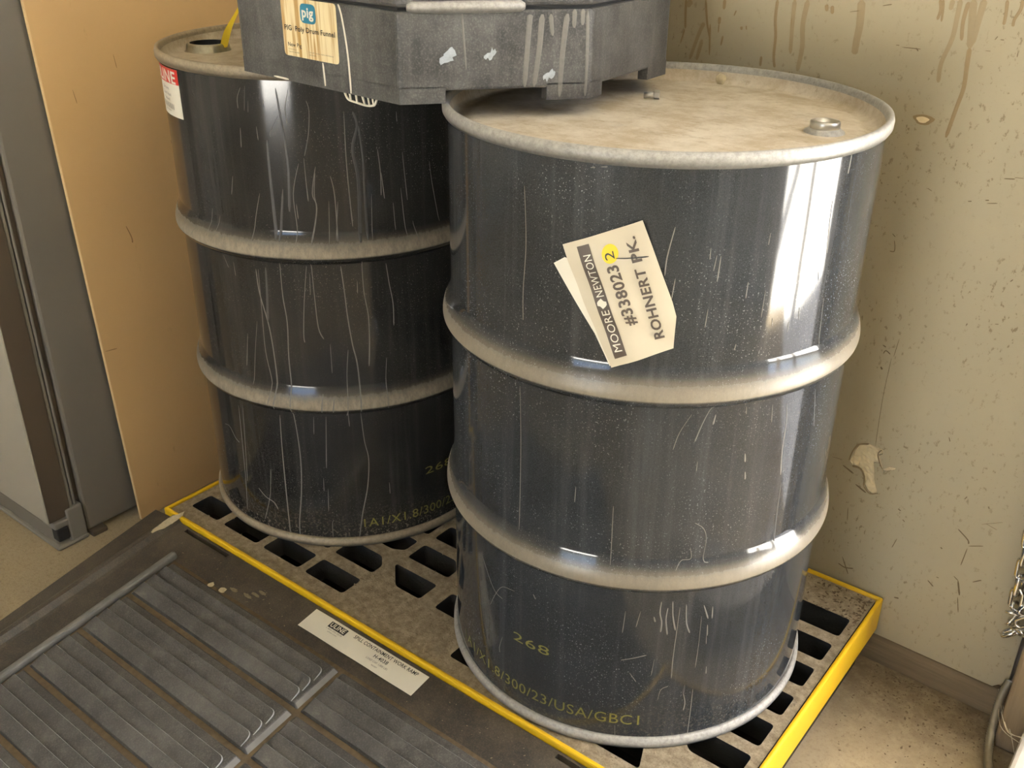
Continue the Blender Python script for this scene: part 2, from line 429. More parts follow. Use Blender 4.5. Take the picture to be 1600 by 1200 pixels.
LDRIPS=[(1.2,[(-70.67,0.851),(-72.18,0.835),(-72.35,0.819)]),(1,[(-69.03,0.854),(-70.17,0.816)]),(1,[(-68.47,0.832),(-68.9,0.814)]),(1.2,[(-63.21,0.835),(-63.44,0.825)]),(1.5,[(-55.06,0.852),(-56.55,0.823),(-56.33,0.798)]),(1.5,[(-49.9,0.835),(-49.25,0.819),(-50.08,0.783),(-51.83,0.75)]),(1.2,[(-66.58,0.793),(-66.42,0.772)]),(1.2,[(-59.15,0.811),(-62.11,0.785),(-61.92,0.778)]),(4.5,[(-59.0,0.853),(-58.04,0.795),(-57.36,0.732),(-58.29,0.659)]),(6,[(-63.36,0.773),(-63.66,0.726),(-63.61,0.67),(-63.55,0.612)]),(5,[(-59.79,0.696),(-62.3,0.61)]),(1.5,[(-67.96,0.686),(-70.26,0.647),(-72.17,0.605)]),(1.2,[(-77.53,0.709),(-78.96,0.678)]),(1.5,[(-72.35,0.789),(-72.81,0.758)]),(1.5,[(-53.92,0.738),(-56.49,0.689),(-56.28,0.634),(-56.75,0.609)]),(1.5,[(-52.1,0.747),(-52.06,0.709),(-51.88,0.677)]),(1.5,[(-55.84,0.672),(-55.66,0.647)]),(1.8,[(-48.99,0.723),(-49.78,0.69),(-49.54,0.66),(-51.82,0.61)]),(1,[(-88.91,0.646),(-91.7,0.598)]),(1,[(-85.48,0.637),(-88.01,0.6)]),(1,[(-98.49,0.604),(-101.78,0.586)]),(7,[(-35.95,0.817),(-34.85,0.794),(-36.69,0.759),(-35.47,0.706),(-36.22,0.607)]),(5,[(-34.38,0.794),(-33.63,0.739),(-33.73,0.691),(-33.7,0.611)]),(2,[(-38.7,0.818),(-38.94,0.732),(-38.32,0.633)]),(1.5,[(-28.84,0.756),(-28.27,0.718),(-28.42,0.681)]),(1.5,[(-28.03,0.718),(-27.37,0.675)]),(2,[(-44.27,0.718),(-43.36,0.684),(-43.44,0.611)]),(1.5,[(-45.36,0.677),(-46.17,0.607)]),(1.5,[(-42.52,0.676),(-43.92,0.612)]),(1.2,[(-22.01,0.812),(-21.92,0.796)]),(1.2,[(-20.54,0.747),(-19.37,0.667)]),(1.2,[(-21.61,0.689),(-20.46,0.607)]),(1.2,[(-24.47,0.666),(-24.13,0.62)]),(1.2,[(-10.49,0.725),(-9.53,0.687),(-7.05,0.62)]),(1.2,[(-31.6,0.685),(-32.21,0.61)]),(2,[(-48.71,0.733),(-50.37,0.69),(-49.34,0.665),(-51.74,0.607)]),(1.2,[(-17.73,0.63),(-16.59,0.595)]),(2.5,[(-63.46,0.57),(-63.62,0.511),(-63.01,0.462),(-63.77,0.396),(-63.83,0.338),(-64.15,0.292)]),(2.8,[(-72.68,0.554),(-72.3,0.511),(-69.99,0.449),(-69.21,0.381),(-69.39,0.334),(-70.72,0.293)]),(1.6,[(-71.79,0.554),(-72.23,0.478),(-72.61,0.402),(-71.32,0.341),(-72.71,0.301)]),(5,[(-68.84,0.559),(-69.36,0.513),(-70.31,0.46)]),(1.8,[(-54.42,0.567),(-56.35,0.5),(-57.5,0.444),(-57.43,0.427)]),(2,[(-52.74,0.572),(-52.62,0.514),(-52.24,0.456),(-50.71,0.434)]),(1.2,[(-53.55,0.554),(-53.93,0.516)]),(1.5,[(-79.52,0.429),(-81.8,0.364)]),(1.2,[(-74.71,0.457),(-77.28,0.391),(-79.27,0.331)]),(1.2,[(-86.36,0.566),(-84.64,0.546)]),(1.2,[(-81.94,0.559),(-81.74,0.534)]),(2.6,[(-43.17,0.566),(-42.56,0.521),(-42.15,0.477),(-41.11,0.421),(-40.01,0.386),(-39.62,0.333),(-39.84,0.294)]),(2,[(-36.18,0.574),(-36.1,0.518),(-35.1,0.474),(-35.23,0.426),(-35.94,0.378)]),(1.8,[(-28.07,0.564),(-27.24,0.526),(-26.26,0.489),(-26.38,0.449)]),(1.5,[(-48.69,0.425),(-48.85,0.369)]),(2,[(-42.75,0.413),(-43.81,0.364),(-44.18,0.304),(-44.88,0.283)]),(1.5,[(-29.58,0.39),(-30.26,0.35),(-30.37,0.296)]),(1.2,[(-38.12,0.538),(-38.23,0.516)]),(3,[(-52.48,0.33),(-53.16,0.296)]),(3,[(-48.63,0.324),(-49.29,0.296)]),(2.8,[(-69.77,0.277),(-70.34,0.213),(-70.68,0.136),(-70.87,0.064),(-70.96,0.004)]),(2.8,[(-64.33,0.288),(-63.62,0.245),(-63.36,0.184),(-64.44,0.114),(-66.5,0.046),(-66.77,0.005)]),(1.8,[(-89.14,0.272),(-89.98,0.185),(-90.97,0.104),(-92.56,0.034)]),(1.4,[(-86.8,0.276),(-88.11,0.199),(-89.93,0.106)]),(2,[(-52.37,0.282),(-53.86,0.174)]),(2.2,[(-40.01,0.286),(-39.37,0.229),(-38.28,0.188),(-39.36,0.129),(-41.81,0.073),(-43.67,0.018)]),(1.5,[(-44.5,0.297),(-44.29,0.261)]),(1.4,[(-55.28,0.152),(-55.55,0.123)]),(1.4,[(-53.96,0.129),(-54.49,0.079)]),(1.6,[(-76.58,0.154),(-78.14,0.098),(-80.6,0.058),(-82.52,0.032)]),(2.5,[(-83.84,0.101),(-80.6,0.087),(-76.95,0.08),(-75.4,0.067)]),(1.5,[(-100.95,0.21),(-97.12,0.212),(-94.08,0.194),(-91.77,0.188)]),(1.2,[(-56.82,0.281),(-57.32,0.245)]),(1.4,[(-52.78,0.059),(-53.53,0.05),(-53.66,0.02)]),(1.2,[(-31.19,0.132),(-31.13,0.107)])]
RDRIPS=[(2.2,[(-55.54,0.799),(-56.78,0.764),(-57.03,0.741)]),(1.8,[(-54.52,0.738),(-55.03,0.711)]),(1.5,[(-47.09,0.775),(-47.09,0.761)]),(1.5,[(-45.52,0.766),(-45.96,0.747)]),(2.2,[(-44.57,0.765),(-44.85,0.734)]),(1.8,[(-37.18,0.731),(-37.3,0.711)]),(1.4,[(-33.04,0.788),(-33.2,0.774)]),(1.5,[(-32.35,0.718),(-32.54,0.684)]),(1.5,[(-29.31,0.68),(-29.28,0.671)]),(1.5,[(-24.14,0.671),(-24.14,0.658)]),(1.4,[(-21.37,0.687),(-20.94,0.671)]),(2.5,[(-15.39,0.814),(-15.12,0.785),(-14.34,0.749)]),(2.5,[(-11.07,0.88),(-10.68,0.861),(-10.92,0.842)]),(1.4,[(-12.61,0.689),(-11.42,0.621)]),(1.4,[(-46.28,0.7),(-46.55,0.677)]),(1.4,[(-38.33,0.653),(-38.6,0.645)]),(1.2,[(-16.41,0.728),(-15.99,0.716)]),(2,[(-42.44,0.573),(-44.4,0.55),(-46.04,0.522)]),(3,[(-41.4,0.559),(-41.83,0.545)]),(2.8,[(-20.58,0.556),(-19.69,0.527),(-19.6,0.484),(-18.73,0.446)]),(1.6,[(-25.46,0.56),(-24.94,0.534)]),(1.6,[(-9.46,0.559),(-6.84,0.499)]),(3,[(-31.9,0.496),(-31.54,0.483)]),(3,[(-31.14,0.468),(-30.82,0.456)]),(1.5,[(-43.71,0.399),(-41.15,0.389),(-39.99,0.371),(-40.24,0.339),(-38.84,0.334)]),(1.3,[(-44.15,0.36),(-43.67,0.342),(-46.24,0.34),(-47.82,0.327)]),(1,[(-47.51,0.561),(-50.13,0.535),(-51.31,0.511)]),(5,[(-18.08,0.434),(-17.92,0.391),(-17.36,0.337)]),(1.2,[(-33.3,0.565),(-33.11,0.554)]),(1.2,[(-44.76,0.493),(-44.81,0.478)]),(1.8,[(-45.19,0.26),(-45.38,0.22),(-45.63,0.168),(-45.49,0.132)]),(3,[(-43.45,0.264),(-42.88,0.232),(-41.59,0.213)]),(3,[(-50.44,0.271),(-50.58,0.252),(-49.87,0.235),(-49.92,0.218)]),(3,[(-48.51,0.26),(-48.77,0.24),(-47.97,0.213)]),(3,[(-47.36,0.271),(-46.94,0.246),(-45.83,0.22)]),(3,[(-38.3,0.259),(-36.58,0.234)]),(2.5,[(-35.57,0.254),(-35.34,0.233)]),(2.5,[(-36.48,0.223),(-36.17,0.203)]),(1.2,[(-36.42,0.204),(-36.17,0.188)]),(2,[(-35.15,0.145),(-35.0,0.131)]),(5,[(-41.3,0.117),(-41.41,0.101)]),(2.4,[(-41.41,0.101),(-40.57,0.082),(-40.77,0.067)]),(1.8,[(-38.58,0.106),(-38.5,0.064),(-38.61,0.01)]),(1.2,[(-38.62,0.24),(-38.46,0.186),(-38.66,0.147)]),(1.4,[(-59.94,0.252),(-60.35,0.214)]),(1.2,[(-55.83,0.254),(-56.76,0.226)]),(2,[(-60.22,0.164),(-57.14,0.169),(-53.22,0.176)]),(1.2,[(-57.48,0.142),(-55.47,0.126)]),(1.2,[(-48.8,0.091),(-48.17,0.111),(-46.18,0.117)]),(1.2,[(-50.87,0.169),(-51.34,0.139)]),(3,[(-52.13,0.245),(-51.66,0.236)]),(1.2,[(-60.49,0.039),(-60.22,0.015)]),(1.4,[(-92.77,0.563),(-92.25,0.491),(-92.2,0.422),(-92.38,0.34)]),(1.4,[(-75.32,0.44),(-75.46,0.416)]),(1.2,[(-65.12,0.421),(-65.04,0.385),(-64.89,0.33)]),(1.4,[(-92.24,0.825),(-91.52,0.756),(-92.19,0.694),(-92.06,0.656)]),(1.6,[(-75.28,0.859),(-74.17,0.86)]),(1.6,[(-72.86,0.861),(-71.34,0.862)]),(1.2,[(-93.8,0.228),(-98.67,0.222),(-101.79,0.199),(-104.21,0.172)]),(2,[(-98.56,0.128),(-99.89,0.104),(-99.7,0.094)]),(1.6,[(-87.11,0.24),(-86.26,0.233)]),(1.2,[(-108.35,0.249),(-102.73,0.207),(-98.64,0.2)])]
STAINS=[(4,[(-0.604,1.112),(-0.603,1.09),(-0.601,1.068)]),(2.5,[(-0.602,1.067),(-0.608,1.044)]),(9,[(-0.594,1.112),(-0.601,1.102)]),(3.5,[(-0.568,1.114),(-0.561,1.078),(-0.553,1.055)]),(3,[(-0.556,1.079),(-0.552,1.031)]),(6,[(-0.567,1.08),(-0.575,1.062),(-0.588,1.021)]),(6,[(-0.568,1.054),(-0.575,1.021)]),(5,[(-0.54,1.091),(-0.54,1.08)]),(2,[(-0.54,1.08),(-0.54,1.067)]),(3,[(-0.531,1.063),(-0.533,1.048)]),(4.5,[(-0.444,1.124),(-0.444,1.098),(-0.44,1.071),(-0.439,1.041),(-0.435,1.025)]),(6,[(-0.416,1.126),(-0.415,1.091),(-0.412,1.048)]),(7,[(-0.395,1.127),(-0.398,1.093),(-0.394,1.058),(-0.397,1.024)]),(2.5,[(-0.417,1.1),(-0.416,1.085)]),(5,[(-0.365,1.123),(-0.363,1.114)]),(5,[(-0.356,1.122),(-0.354,1.111)]),(4,[(-0.46,1.039),(-0.46,1.024)]),(2,[(-0.492,1.082),(-0.491,1.076)]),(5,[(-0.534,1.117),(-0.534,1.103)]),(2,[(-0.512,1.103),(-0.515,1.095)]),(4,[(-0.5,1.08),(-0.499,1.075)]),(10,[(-0.313,1.133),(-0.31,1.101),(-0.311,1.077),(-0.311,1.058)]),(4,[(-0.202,1.142),(-0.199,1.129),(-0.201,1.116)]),(3,[(-0.198,1.142),(-0.196,1.131),(-0.195,1.114)]),(6,[(-0.185,1.143),(-0.186,1.13)]),(6,[(-0.175,1.144),(-0.175,1.12),(-0.176,1.092),(-0.184,1.06),(-0.183,1.033)]),(5,[(-0.164,1.142),(-0.166,1.117),(-0.163,1.092)]),(9,[(-0.158,1.145),(-0.154,1.114),(-0.15,1.083)]),(8,[(-0.144,1.146),(-0.146,1.123),(-0.148,1.088)]),(5.5,[(-0.15,1.083),(-0.149,1.061),(-0.147,1.03),(-0.151,1.002),(-0.157,0.959)]),(4,[(-0.115,1.148),(-0.113,1.129),(-0.113,1.117)]),(4,[(-0.096,1.15),(-0.096,1.138),(-0.101,1.125),(-0.101,1.116)])]
SCUFFS=[(1.5,[(-0.243,1.075),(-0.216,1.075)]),(2,[(-0.223,1.076),(-0.219,1.072)]),(1.5,[(-0.281,1.128),(-0.268,1.131)]),(1,[(-0.328,1.116),(-0.312,1.119)]),(1.2,[(-0.252,1.077),(-0.247,1.077)]),(1.5,[(-0.12,1.097),(-0.117,1.102)]),(1.5,[(-0.113,1.098),(-0.108,1.098)]),(1,[(-0.129,1.082),(-0.122,1.082)]),(1.5,[(-0.087,1.084),(-0.087,1.078)]),(2,[(-0.067,0.915),(-0.053,0.917)]),(1,[(-0.054,0.919),(-0.042,0.92)]),(2,[(-0.108,0.874),(-0.103,0.875)]),(2,[(-0.085,0.88),(-0.08,0.881)]),(1.5,[(-0.082,0.876),(-0.068,0.879)]),(1.5,[(-0.201,0.793),(-0.198,0.777),(-0.205,0.775)]),(1.5,[(-0.206,0.803),(-0.201,0.799)]),(2,[(-0.026,0.77),(-0.023,0.774)]),(2,[(-0.071,0.687),(-0.07,0.691)]),(1.5,[(-0.032,0.701),(-0.027,0.702)]),(2.5,[(-0.187,0.619),(-0.182,0.617)]),(2,[(-0.184,0.605),(-0.181,0.611),(-0.173,0.607)]),(1,[(-0.164,0.637),(-0.167,0.605)]),(1,[(-0.168,0.882),(-0.161,0.879)]),(0.8,[(-0.17,0.601),(-0.171,0.542),(-0.17,0.498),(-0.167,0.437)]),(3,[(-0.01,0.339),(0.008,0.326),(0.011,0.319)]),(2,[(0.012,0.315),(0.033,0.325)]),(2,[(0.011,0.31),(0.008,0.274)]),(1,[(0.022,0.363),(0.051,0.38)]),(1,[(0.028,0.367),(0.046,0.363)]),(4,[(0.01,0.243),(0.018,0.216)]),(2,[(0.002,0.248),(0.01,0.243)]),(2.5,[(0.032,0.251),(0.044,0.261)]),(2,[(0.016,0.211),(0.023,0.182)]),(3,[(-0.19,0.18),(-0.177,0.177),(-0.162,0.182)]),(2.5,[(-0.185,0.197),(-0.169,0.166)]),(3,[(-0.036,0.22),(-0.025,0.212)]),(4,[(-0.184,0.581),(-0.181,0.577)]),(3,[(-0.029,0.293),(-0.026,0.291)]),(2,[(-0.024,0.233),(-0.02,0.233)]),(4,[(-0.083,0.158),(-0.075,0.16)]),(2,[(-0.057,0.496),(-0.054,0.489)]),(2.5,[(-0.109,0.335),(-0.104,0.333)]),(2,[(-0.098,0.318),(-0.094,0.315)]),(1.5,[(-0.1,0.277),(-0.105,0.256)]),(1.5,[(-0.192,0.301),(-0.189,0.275)]),(1.5,[(-0.236,0.389),(-0.217,0.39)]),(4,[(-0.215,0.38),(-0.194,0.371)]),(4,[(-0.187,0.352),(-0.167,0.343)]),(2,[(-0.012,0.397),(-0.009,0.403)]),(2,[(0.025,0.399),(0.027,0.395)])]
CHIP=[(-0.204,0.393),(-0.201,0.411),(-0.193,0.429),(-0.176,0.437),(-0.153,0.434),(-0.153,0.426),(-0.158,0.422),(-0.152,0.409),(-0.147,0.399),(-0.137,0.407),(-0.127,0.409),(-0.129,0.404),(-0.146,0.395),(-0.156,0.408),(-0.164,0.405),(-0.156,0.369),(-0.147,0.349),(-0.159,0.344),(-0.171,0.354),(-0.173,0.371),(-0.182,0.385),(-0.197,0.385)]

# ================================================================== THE BUILDING
def struct(o): o['kind'] = 'structure'; return o
struct(box('yard_ground', (-30, -30, -0.3), (34, 34, -0.012), M['yard']))
struct(box('floor', (-2.6, -4.5, -0.2), (2.3, 0.46, 0.0), M['floor']))
struct(box('ceiling', (-2.7, -4.7, 3.0), (2.46, 0.55, 3.12), M['ceiling']))
_cn = empty('added_shade_canopy', (2.0, 2.6, 0.0)); struct(_cn)  # unseen canopy, added to shade the near ground mirrored in the drum
box('shade_canopy_roof', (-3.0, -2.05, 6.0), (2.35, 3.4, 6.1), M['ceiling'], _cn)
for _x, _y in ((2.2, 3.2), (-2.9, 3.2), (2.2, -1.9)):
    box('shade_canopy_post', (_x, _y, -0.012), (_x + 0.12, _y + 0.12, 6.0), M['post'], _cn)
struct(box('wall_left', (-2.75, -4.65, 0.0), (-2.6, 0.5, 3.0), M['inner_wall']))
struct(box('wall_right', (2.3, -4.65, 0.0), (2.45, 0.10, 3.0), M['inner_wall']))
_fw = empty('wall_front', (0, -4.5, 0)); struct(_fw)
box('wall_panel', (-2.6, -0.15, 0), (-0.45, 0.0, 3.0), M['inner_wall'], _fw)
box('wall_panel', (1.1, -0.15, 0), (2.3, 0.0, 3.0), M['inner_wall'], _fw)
box('wall_panel', (-0.45, -0.15, 2.1), (1.1, 0.0, 3.0), M['inner_wall'], _fw)
struct(box('trim_2', (2.32, 0.74, 0.0), (2.40, 0.80, 3.0), M['post'], None, 0.004))

# back wall: painted sheet on a sill plate
WALL_A = math.radians(-1.5)
WL = empty('wall_back', (0.437, 0.330, 0.0), WALL_A); struct(WL)
def wfn(s, z, h): return (s, -h, z)
ring = [(-3.05, 0.063), (0.104, 0.065), (0.125, 0.088), (0.125, 2.98), (-3.05, 2.98)]
v, t = poly_tris([ring, CHIP])
vs = [(p.x, 0.0, p.y) for p in v]; fs = []
for f in t:
    a, b, c = (v[i] for i in f); fs.append(f if (b - a).cross(c - a) > 0 else f[::-1])
def rim(R, d0, d1, outer):
    b = len(vs); n = len(R)
    for p in R: vs.append((p[0], d0, p[1]))
    for p in R: vs.append((p[0], d1, p[1]))
    for i in range(n): q = (b + i, b + n + i, b + n + (i + 1) % n, b + (i + 1) % n); fs.append(q if outer else q[::-1])
rim(ring, 0.0, 0.012, True); rim(CHIP, 0.0, 0.012, False)
fs.append(tuple(range(len(vs), len(vs) + len(ring)))); vs += [(p[0], 0.012, p[1]) for p in ring]
mesh('painted_sheet', vs, fs, M['wall'], WL)
random.seed(4)
cx = [p[0] for p in CHIP]; cz = [p[1] for p in CHIP]
tag(sheet('exposed_plaster', CHIP, wfn, M['chip'], WL, -0.003, 0.004, lambda x, y: random.uniform(-0.003, 0.0022)), 'chipped pale plaster patch')
for w, pts in [(3, [CHIP[0], CHIP[1], CHIP[2], CHIP[3]]), (4, [CHIP[18], CHIP[19], CHIP[20], CHIP[21]]), (2.5, [CHIP[16], CHIP[17], CHIP[18]]), (2, [CHIP[4], CHIP[6], CHIP[8]])]:
    ribbon('broken_edge', [(p[0] - 0.002, p[1]) for p in pts], w * 0.0011, wfn, M['chip_edge'], WL, 0.0006)
for i, (w, pts) in enumerate(STAINS):
    ribbon('drip_stain', pts, w * 0.0012, wfn, M['stain_pale'] if w >= 6 else M['stain'], WL, 0.0005, 0.0001, (1.0, 0.8))
for w, pts in SCUFFS:
    ribbon('scuff', pts, w * 0.0009, wfn, M['scuff'], WL, 0.0005, 0.0001, (0.7, 0.9))
kn = [(-0.193 + 0.015 * math.cos(a) * (1 + 0.2 * math.sin(3 * a)), 0.979 + 0.0075 * math.sin(a)) for a in [2 * PI * k / 14 for k in range(14)]]
kh = sheet('patch_hole', kn, wfn, M['stain'], WL, 0.0008, 0.005)
sheet('filler', [(-0.193 + (x + 0.193) * 0.6 - 0.001, 0.979 + (y - 0.979) * 0.6) for x, y in kn], wfn, M['chip'], kh, 0.0016, 0.005)
sp = box('sill_plate', (-3.05, 0.003, 0.0), (0.16, 0.09, 0.060), M['sill'], WL, 0.003)
box('framing', (-3.05, 0.013, 0.063), (0.125, 0.09, 2.98), M['post'], WL)
# jamb post beside the sheet
struct(box('trim_1', (0.572, 0.262, 0.0), (0.665, 0.43, 2.99), M['post'], None, 0.006))

# ================================================================== SPILL PALLET
PX0, PX1, PY0, PY1 = -0.900, 0.3385, -0.3035, 0.3285
SP = empty('spill_pallet', (-0.277, 0.008, 0.0))
tag(SP, 'low yellow spill containment pallet with dusty black grating under both drums', 'spill pallet')
def adopt(o, par):
    o.parent = par; o.location = Vector(o.location) - Vector(par.location); return o
T = 0.008
bm = bmesh.new()
zt, zb = GZ + 0.0045, GZ - 0.066
box_bm(bm, (PX0, PY0, zb), (PX1, PY0 + T, zt), 0.003); box_bm(bm, (PX0, PY1 - T, zb), (PX1, PY1, zt), 0.003)
box_bm(bm, (PX0, PY0 + T * 0.5, zb), (PX0 + T, PY1 - T * 0.5, zt), 0.003); box_bm(bm, (PX1 - T, PY0 + T * 0.5, zb), (PX1, PY1 - T * 0.5, zt), 0.003)
adopt(bm_obj('tray_rim', bm, M['yellow']), SP)
bm = bmesh.new()
box_bm(bm, (PX0 + 0.02, PY0 + 0.02, 0.0), (PX1 - 0.02, PY0 + 0.03, zb + 0.02)); box_bm(bm, (PX0 + 0.02, PY1 - 0.03, 0.0), (PX1 - 0.02, PY1 - 0.02, zb + 0.02))
box_bm(bm, (PX0 + 0.02, PY0 + 0.02, 0.0), (PX0 + 0.03, PY1 - 0.02, zb + 0.02)); box_bm(bm, (PX1 - 0.03, PY0 + 0.02, 0.0), (PX1 - 0.02, PY1 - 0.02, zb + 0.02))
adopt(bm_obj('tray_body', bm, M['sump']), SP)
adopt(box('sump_floor', (PX0 + 0.021, PY0 + 0.021, 0.001), (PX1 - 0.021, PY1 - 0.021, 0.02), M['sump']), SP)
holes = []
ROWS = [(-0.261, -0.213), (-0.186, -0.138), (-0.110, -0.062), (-0.034, 0.014), (0.041, 0.089), (0.113, 0.161), (0.187, 0.240)]
RROW = [(-0.265, -0.215), (-0.190, -0.142), (-0.119, -0.066), (-0.042, 0.008), (0.036, 0.087), (0.111, 0.160), (0.186, 0.240)]
LC = [-0.868, -0.765, -0.6455, -0.527, -0.409, -0.273, -0.1725]
for ci, x0 in enumerate(LC):
    for ri, (y0, y1) in enumerate(ROWS):
        x1 = x0 + (0.083 if ci == 0 else 0.082 if ci == 5 else 0.1)
        if ri == 0 and ci in (4, 5): continue
        P = [(x0, y0), (x1, y0), (x1, y1), (x0, y1)]
        if (ci, ri) == (3, 1) or (ci, ri) == (4, 2): P = [(x0, y0), (x1, y0), (x1, y1 - 0.022), (x1 - 0.022, y1), (x0, y1)]
        if (ci, ri) == (4, 1): P = [(x0 + 0.042, y0), (x1, y0), (x1, y1), (x0, y1), (x0, y1 - 0.006)]
        if (ci, ri) == (3, 2): P = [(x0, y0), (x1 - 0.022, y0), (x1, y0 + 0.012), (x1, y1), (x0, y1)]
        if (ci, ri) == (5, 1): P = [(x0, y0), (x1 - 0.02, y0), (x1, y0 + 0.02), (x1, y1), (x0, y1)]
        holes.append(rounded(P, 0.007))
for x0 in (-0.021, 0.097, 0.215):
    for ri, (y0, y1) in enumerate(RROW):
        if ri == 0 and x0 > 0.2: continue
        x1 = x0 + 0.098
        P = [(x0, y0), (x1, y0), (x1, y1), (x0, y1)]
        if ri == 0: P = [(x0, y0), (x1, y0), (x1 - 0.02, y1), (x0 + 0.02, y1)]
        if ri == 1 and x0 > 0.2: P = [(x0 + 0.02, y0), (x1, y0), (x1, y1), (x0, y1), (x0, y0 + 0.02)]
        holes.append(rounded(P, 0.007))
GX0, GX1, GY0, GY1 = PX0 + T + 0.001, PX1 - T - 0.002, PY0 + T + 0.001, PY1 - T - 0.001
outer = rounded([(GX0, GY0), (GX1, GY0), (GX1, GY1), (GX0, GY1)], 0.004)
v, t = poly_tris([outer] + holes)
vs = [(p.x, p.y, GZ) for p in v]; fs = []
for f in t:
    a, b, c = (v[i] for i in f); fs.append(f if (b - a).cross(c - a) > 0 else f[::-1])
def wallring(R, out):
    b = len(vs); n = len(R)
    for p in R: vs.append((p[0], p[1], GZ))
    for p in R: vs.append((p[0] , p[1], GZ - 0.045))
    for i in range(n): q = (b + i, b + n + i, b + n + (i + 1) % n, b + (i + 1) % n); fs.append(q if out else q[::-1])
wallring(outer, False)
for H in holes: wallring(H, True)
adopt(mesh('grate', vs, fs, M['grate']), SP)

# ================================================================== DRUMS
RB = 0.2865
def rbody(z):
    r = RB
    for zc in (0.303, 0.586):
        d = z - zc; w = 0.040 if d > 0 else 0.017
        if abs(d) < w: r += 0.0122 * math.cos(PI / 2 * abs(d) / w) ** (1.5 if d > 0 else 0.8)
    return r
def dfn(s, z, h):
    """chart of a drum wall: s is the angle in degrees"""
    a = math.radians(s); r = rbody(z) + h; return (r * math.cos(a), r * math.sin(a), z)
def dfm(s, z, h):
    """same chart with s as arc length in metres at the wall radius"""
    return dfn(math.degrees(s / 0.2885), z, h)
def arc(th): return math.radians(th) * 0.2885
def make_drum(name, loc, body, head, chime):
    D = empty(name, loc)
    def seg(z0, z1, n): return [(rbody(z0 + (z1 - z0) * i / n), z0 + (z1 - z0) * i / n) for i in range(n + 1)]
    lathe('shell', seg(0.012, 0.286, 8), body, D, 160); lathe('shell', seg(0.343, 0.569, 6), body, D, 160); lathe('shell', seg(0.626, 0.872, 8), body, D, 160)
    lathe('rolling_hoop', seg(0.286, 0.343, 36), body, D, 160); lathe('rolling_hoop', seg(0.569, 0.626, 36), body, D, 160)
    lathe('top_chime', [(RB, 0.864), (0.2905, 0.8655), (0.2932, 0.870), (0.2935, 0.877), (0.2920, 0.8825), (0.2885, 0.8838), (0.2855, 0.8825), (0.2838, 0.878), (0.2828, 0.862), (0.2832, 0.858)], chime, D, 160, True, True)
    lathe('bottom_chime', [(RB, 0.019), (0.2905, 0.0165), (0.2930, 0.012), (0.2932, 0.005), (0.2915, 0.001), (0.2885, 0.0), (0.285, 0.002), (0.284, 0.010)], chime, D, 160, True, True)
    lathe('head', [(0.2832, 0.874), (0.2815, 0.8640), (0.2790, 0.8590), (0.2740, 0.8570), (0.2640, 0.8570), (0.2600, 0.8595), (0.2500, 0.8605), (0.12, 0.8615), (0.0005, 0.8620)], head, D, 160)
    lathe('base_plate', [(0.285, 0.012), (0.0005, 0.012)], M['sump'], D, 64)
    return D
DR = make_drum('steel_drum', (0, 0, GZ), M['drum_r'], M['head_r'], M['chime_r'])
tag(DR, 'front black steel drum with crooked white paper label and dusty open-air lid', 'drum', 'black steel drums on the spill pallet')
DR['label'] = 'nearer black steel drum with crooked paper label on its side'
LX, LY = -0.7136, 0.0590
DL = make_drum('steel_drum', (LX, LY, GZ), M['drum_l'], M['head_l'], M['chime_l'])
tag(DL, 'farther black steel drum streaked with pale drips, red and white label near rim', 'drum', 'black steel drums on the spill pallet')
for w, pts in LDRIPS:
    ribbon('paint_drip', [(arc(a), z) for a, z in pts], w * 0.00105, dfm, M['drip_thin'] if w >= 4.0 else M['drip'], DL, 0.0005, 0.0001)
for w, pts in RDRIPS:
    ribbon('paint_drip', [(arc(a), z) for a, z in pts], w * 0.00085, dfm, M['drip_thin'] if w >= 4.5 else M['drip'], DR, 0.0005, 0.0001)
# stencilled codes round the foot
CODE = '1A1/X1.8/300/23/USA/GBC1'
lettering('stencil_code', CODE, (arc(-121), 0.043), 0.0, arc(-53.6) - arc(-121), 0.0185, dfm, M['stencil'], DR, 0.0005)
lettering('stencil_number', '268', (arc(-94.0), 0.139), 0.0, arc(-81.3) - arc(-94.0), 0.0155, dfm, M['stencil'], DR, 0.0005)
lettering('stencil_code', CODE, (arc(-41.6), 0.040), 0.0, arc(25.8) - arc(-41.6), 0.0185, dfm, M['stencil'], DL, 0.0005)
lettering('stencil_number', '268', (arc(-16.5), 0.128), 0.0, arc(12.7) * 1.0, 0.0155, dfm, M['stencil'], DL, 0.0005)
# bungs
b1 = empty('bung', (0.208, 0.046, 0.8605)); b1.parent = DR
lathe('flange_ring', [(0.026, -0.001), (0.025, 0.002), (0.0215, 0.004), (0.0195, 0.006), (0.0165, 0.006)], M['chime_r'], b1, 32)
lathe('plug', [(0.0172, 0.004), (0.0185, 0.006), (0.0185, 0.0135), (0.0175, 0.015), (0.0125, 0.015), (0.0118, 0.009), (0.0005, 0.009)], M['zinc'], b1, 32)
box('wrench_slot', (-0.0105, -0.0035, 0.0091), (0.0105, 0.0035, 0.0098), M['hole_dark'], b1)
b2 = empty('bung_opening', (-0.183, -0.120, 0.8605)); b2.parent = DL
lathe('flange_ring', [(0.042, -0.001), (0.0385, 0.002), (0.0370, 0.011), (0.0345, 0.0140), (0.0315, 0.0138)], M['brown_metal'], b2, 40)
lathe('opening', [(0.0315, 0.0138), (0.0302, 0.010), (0.0300, 0.0022), (0.0005, 0.0022)], M['hole_dark'], b2, 40)
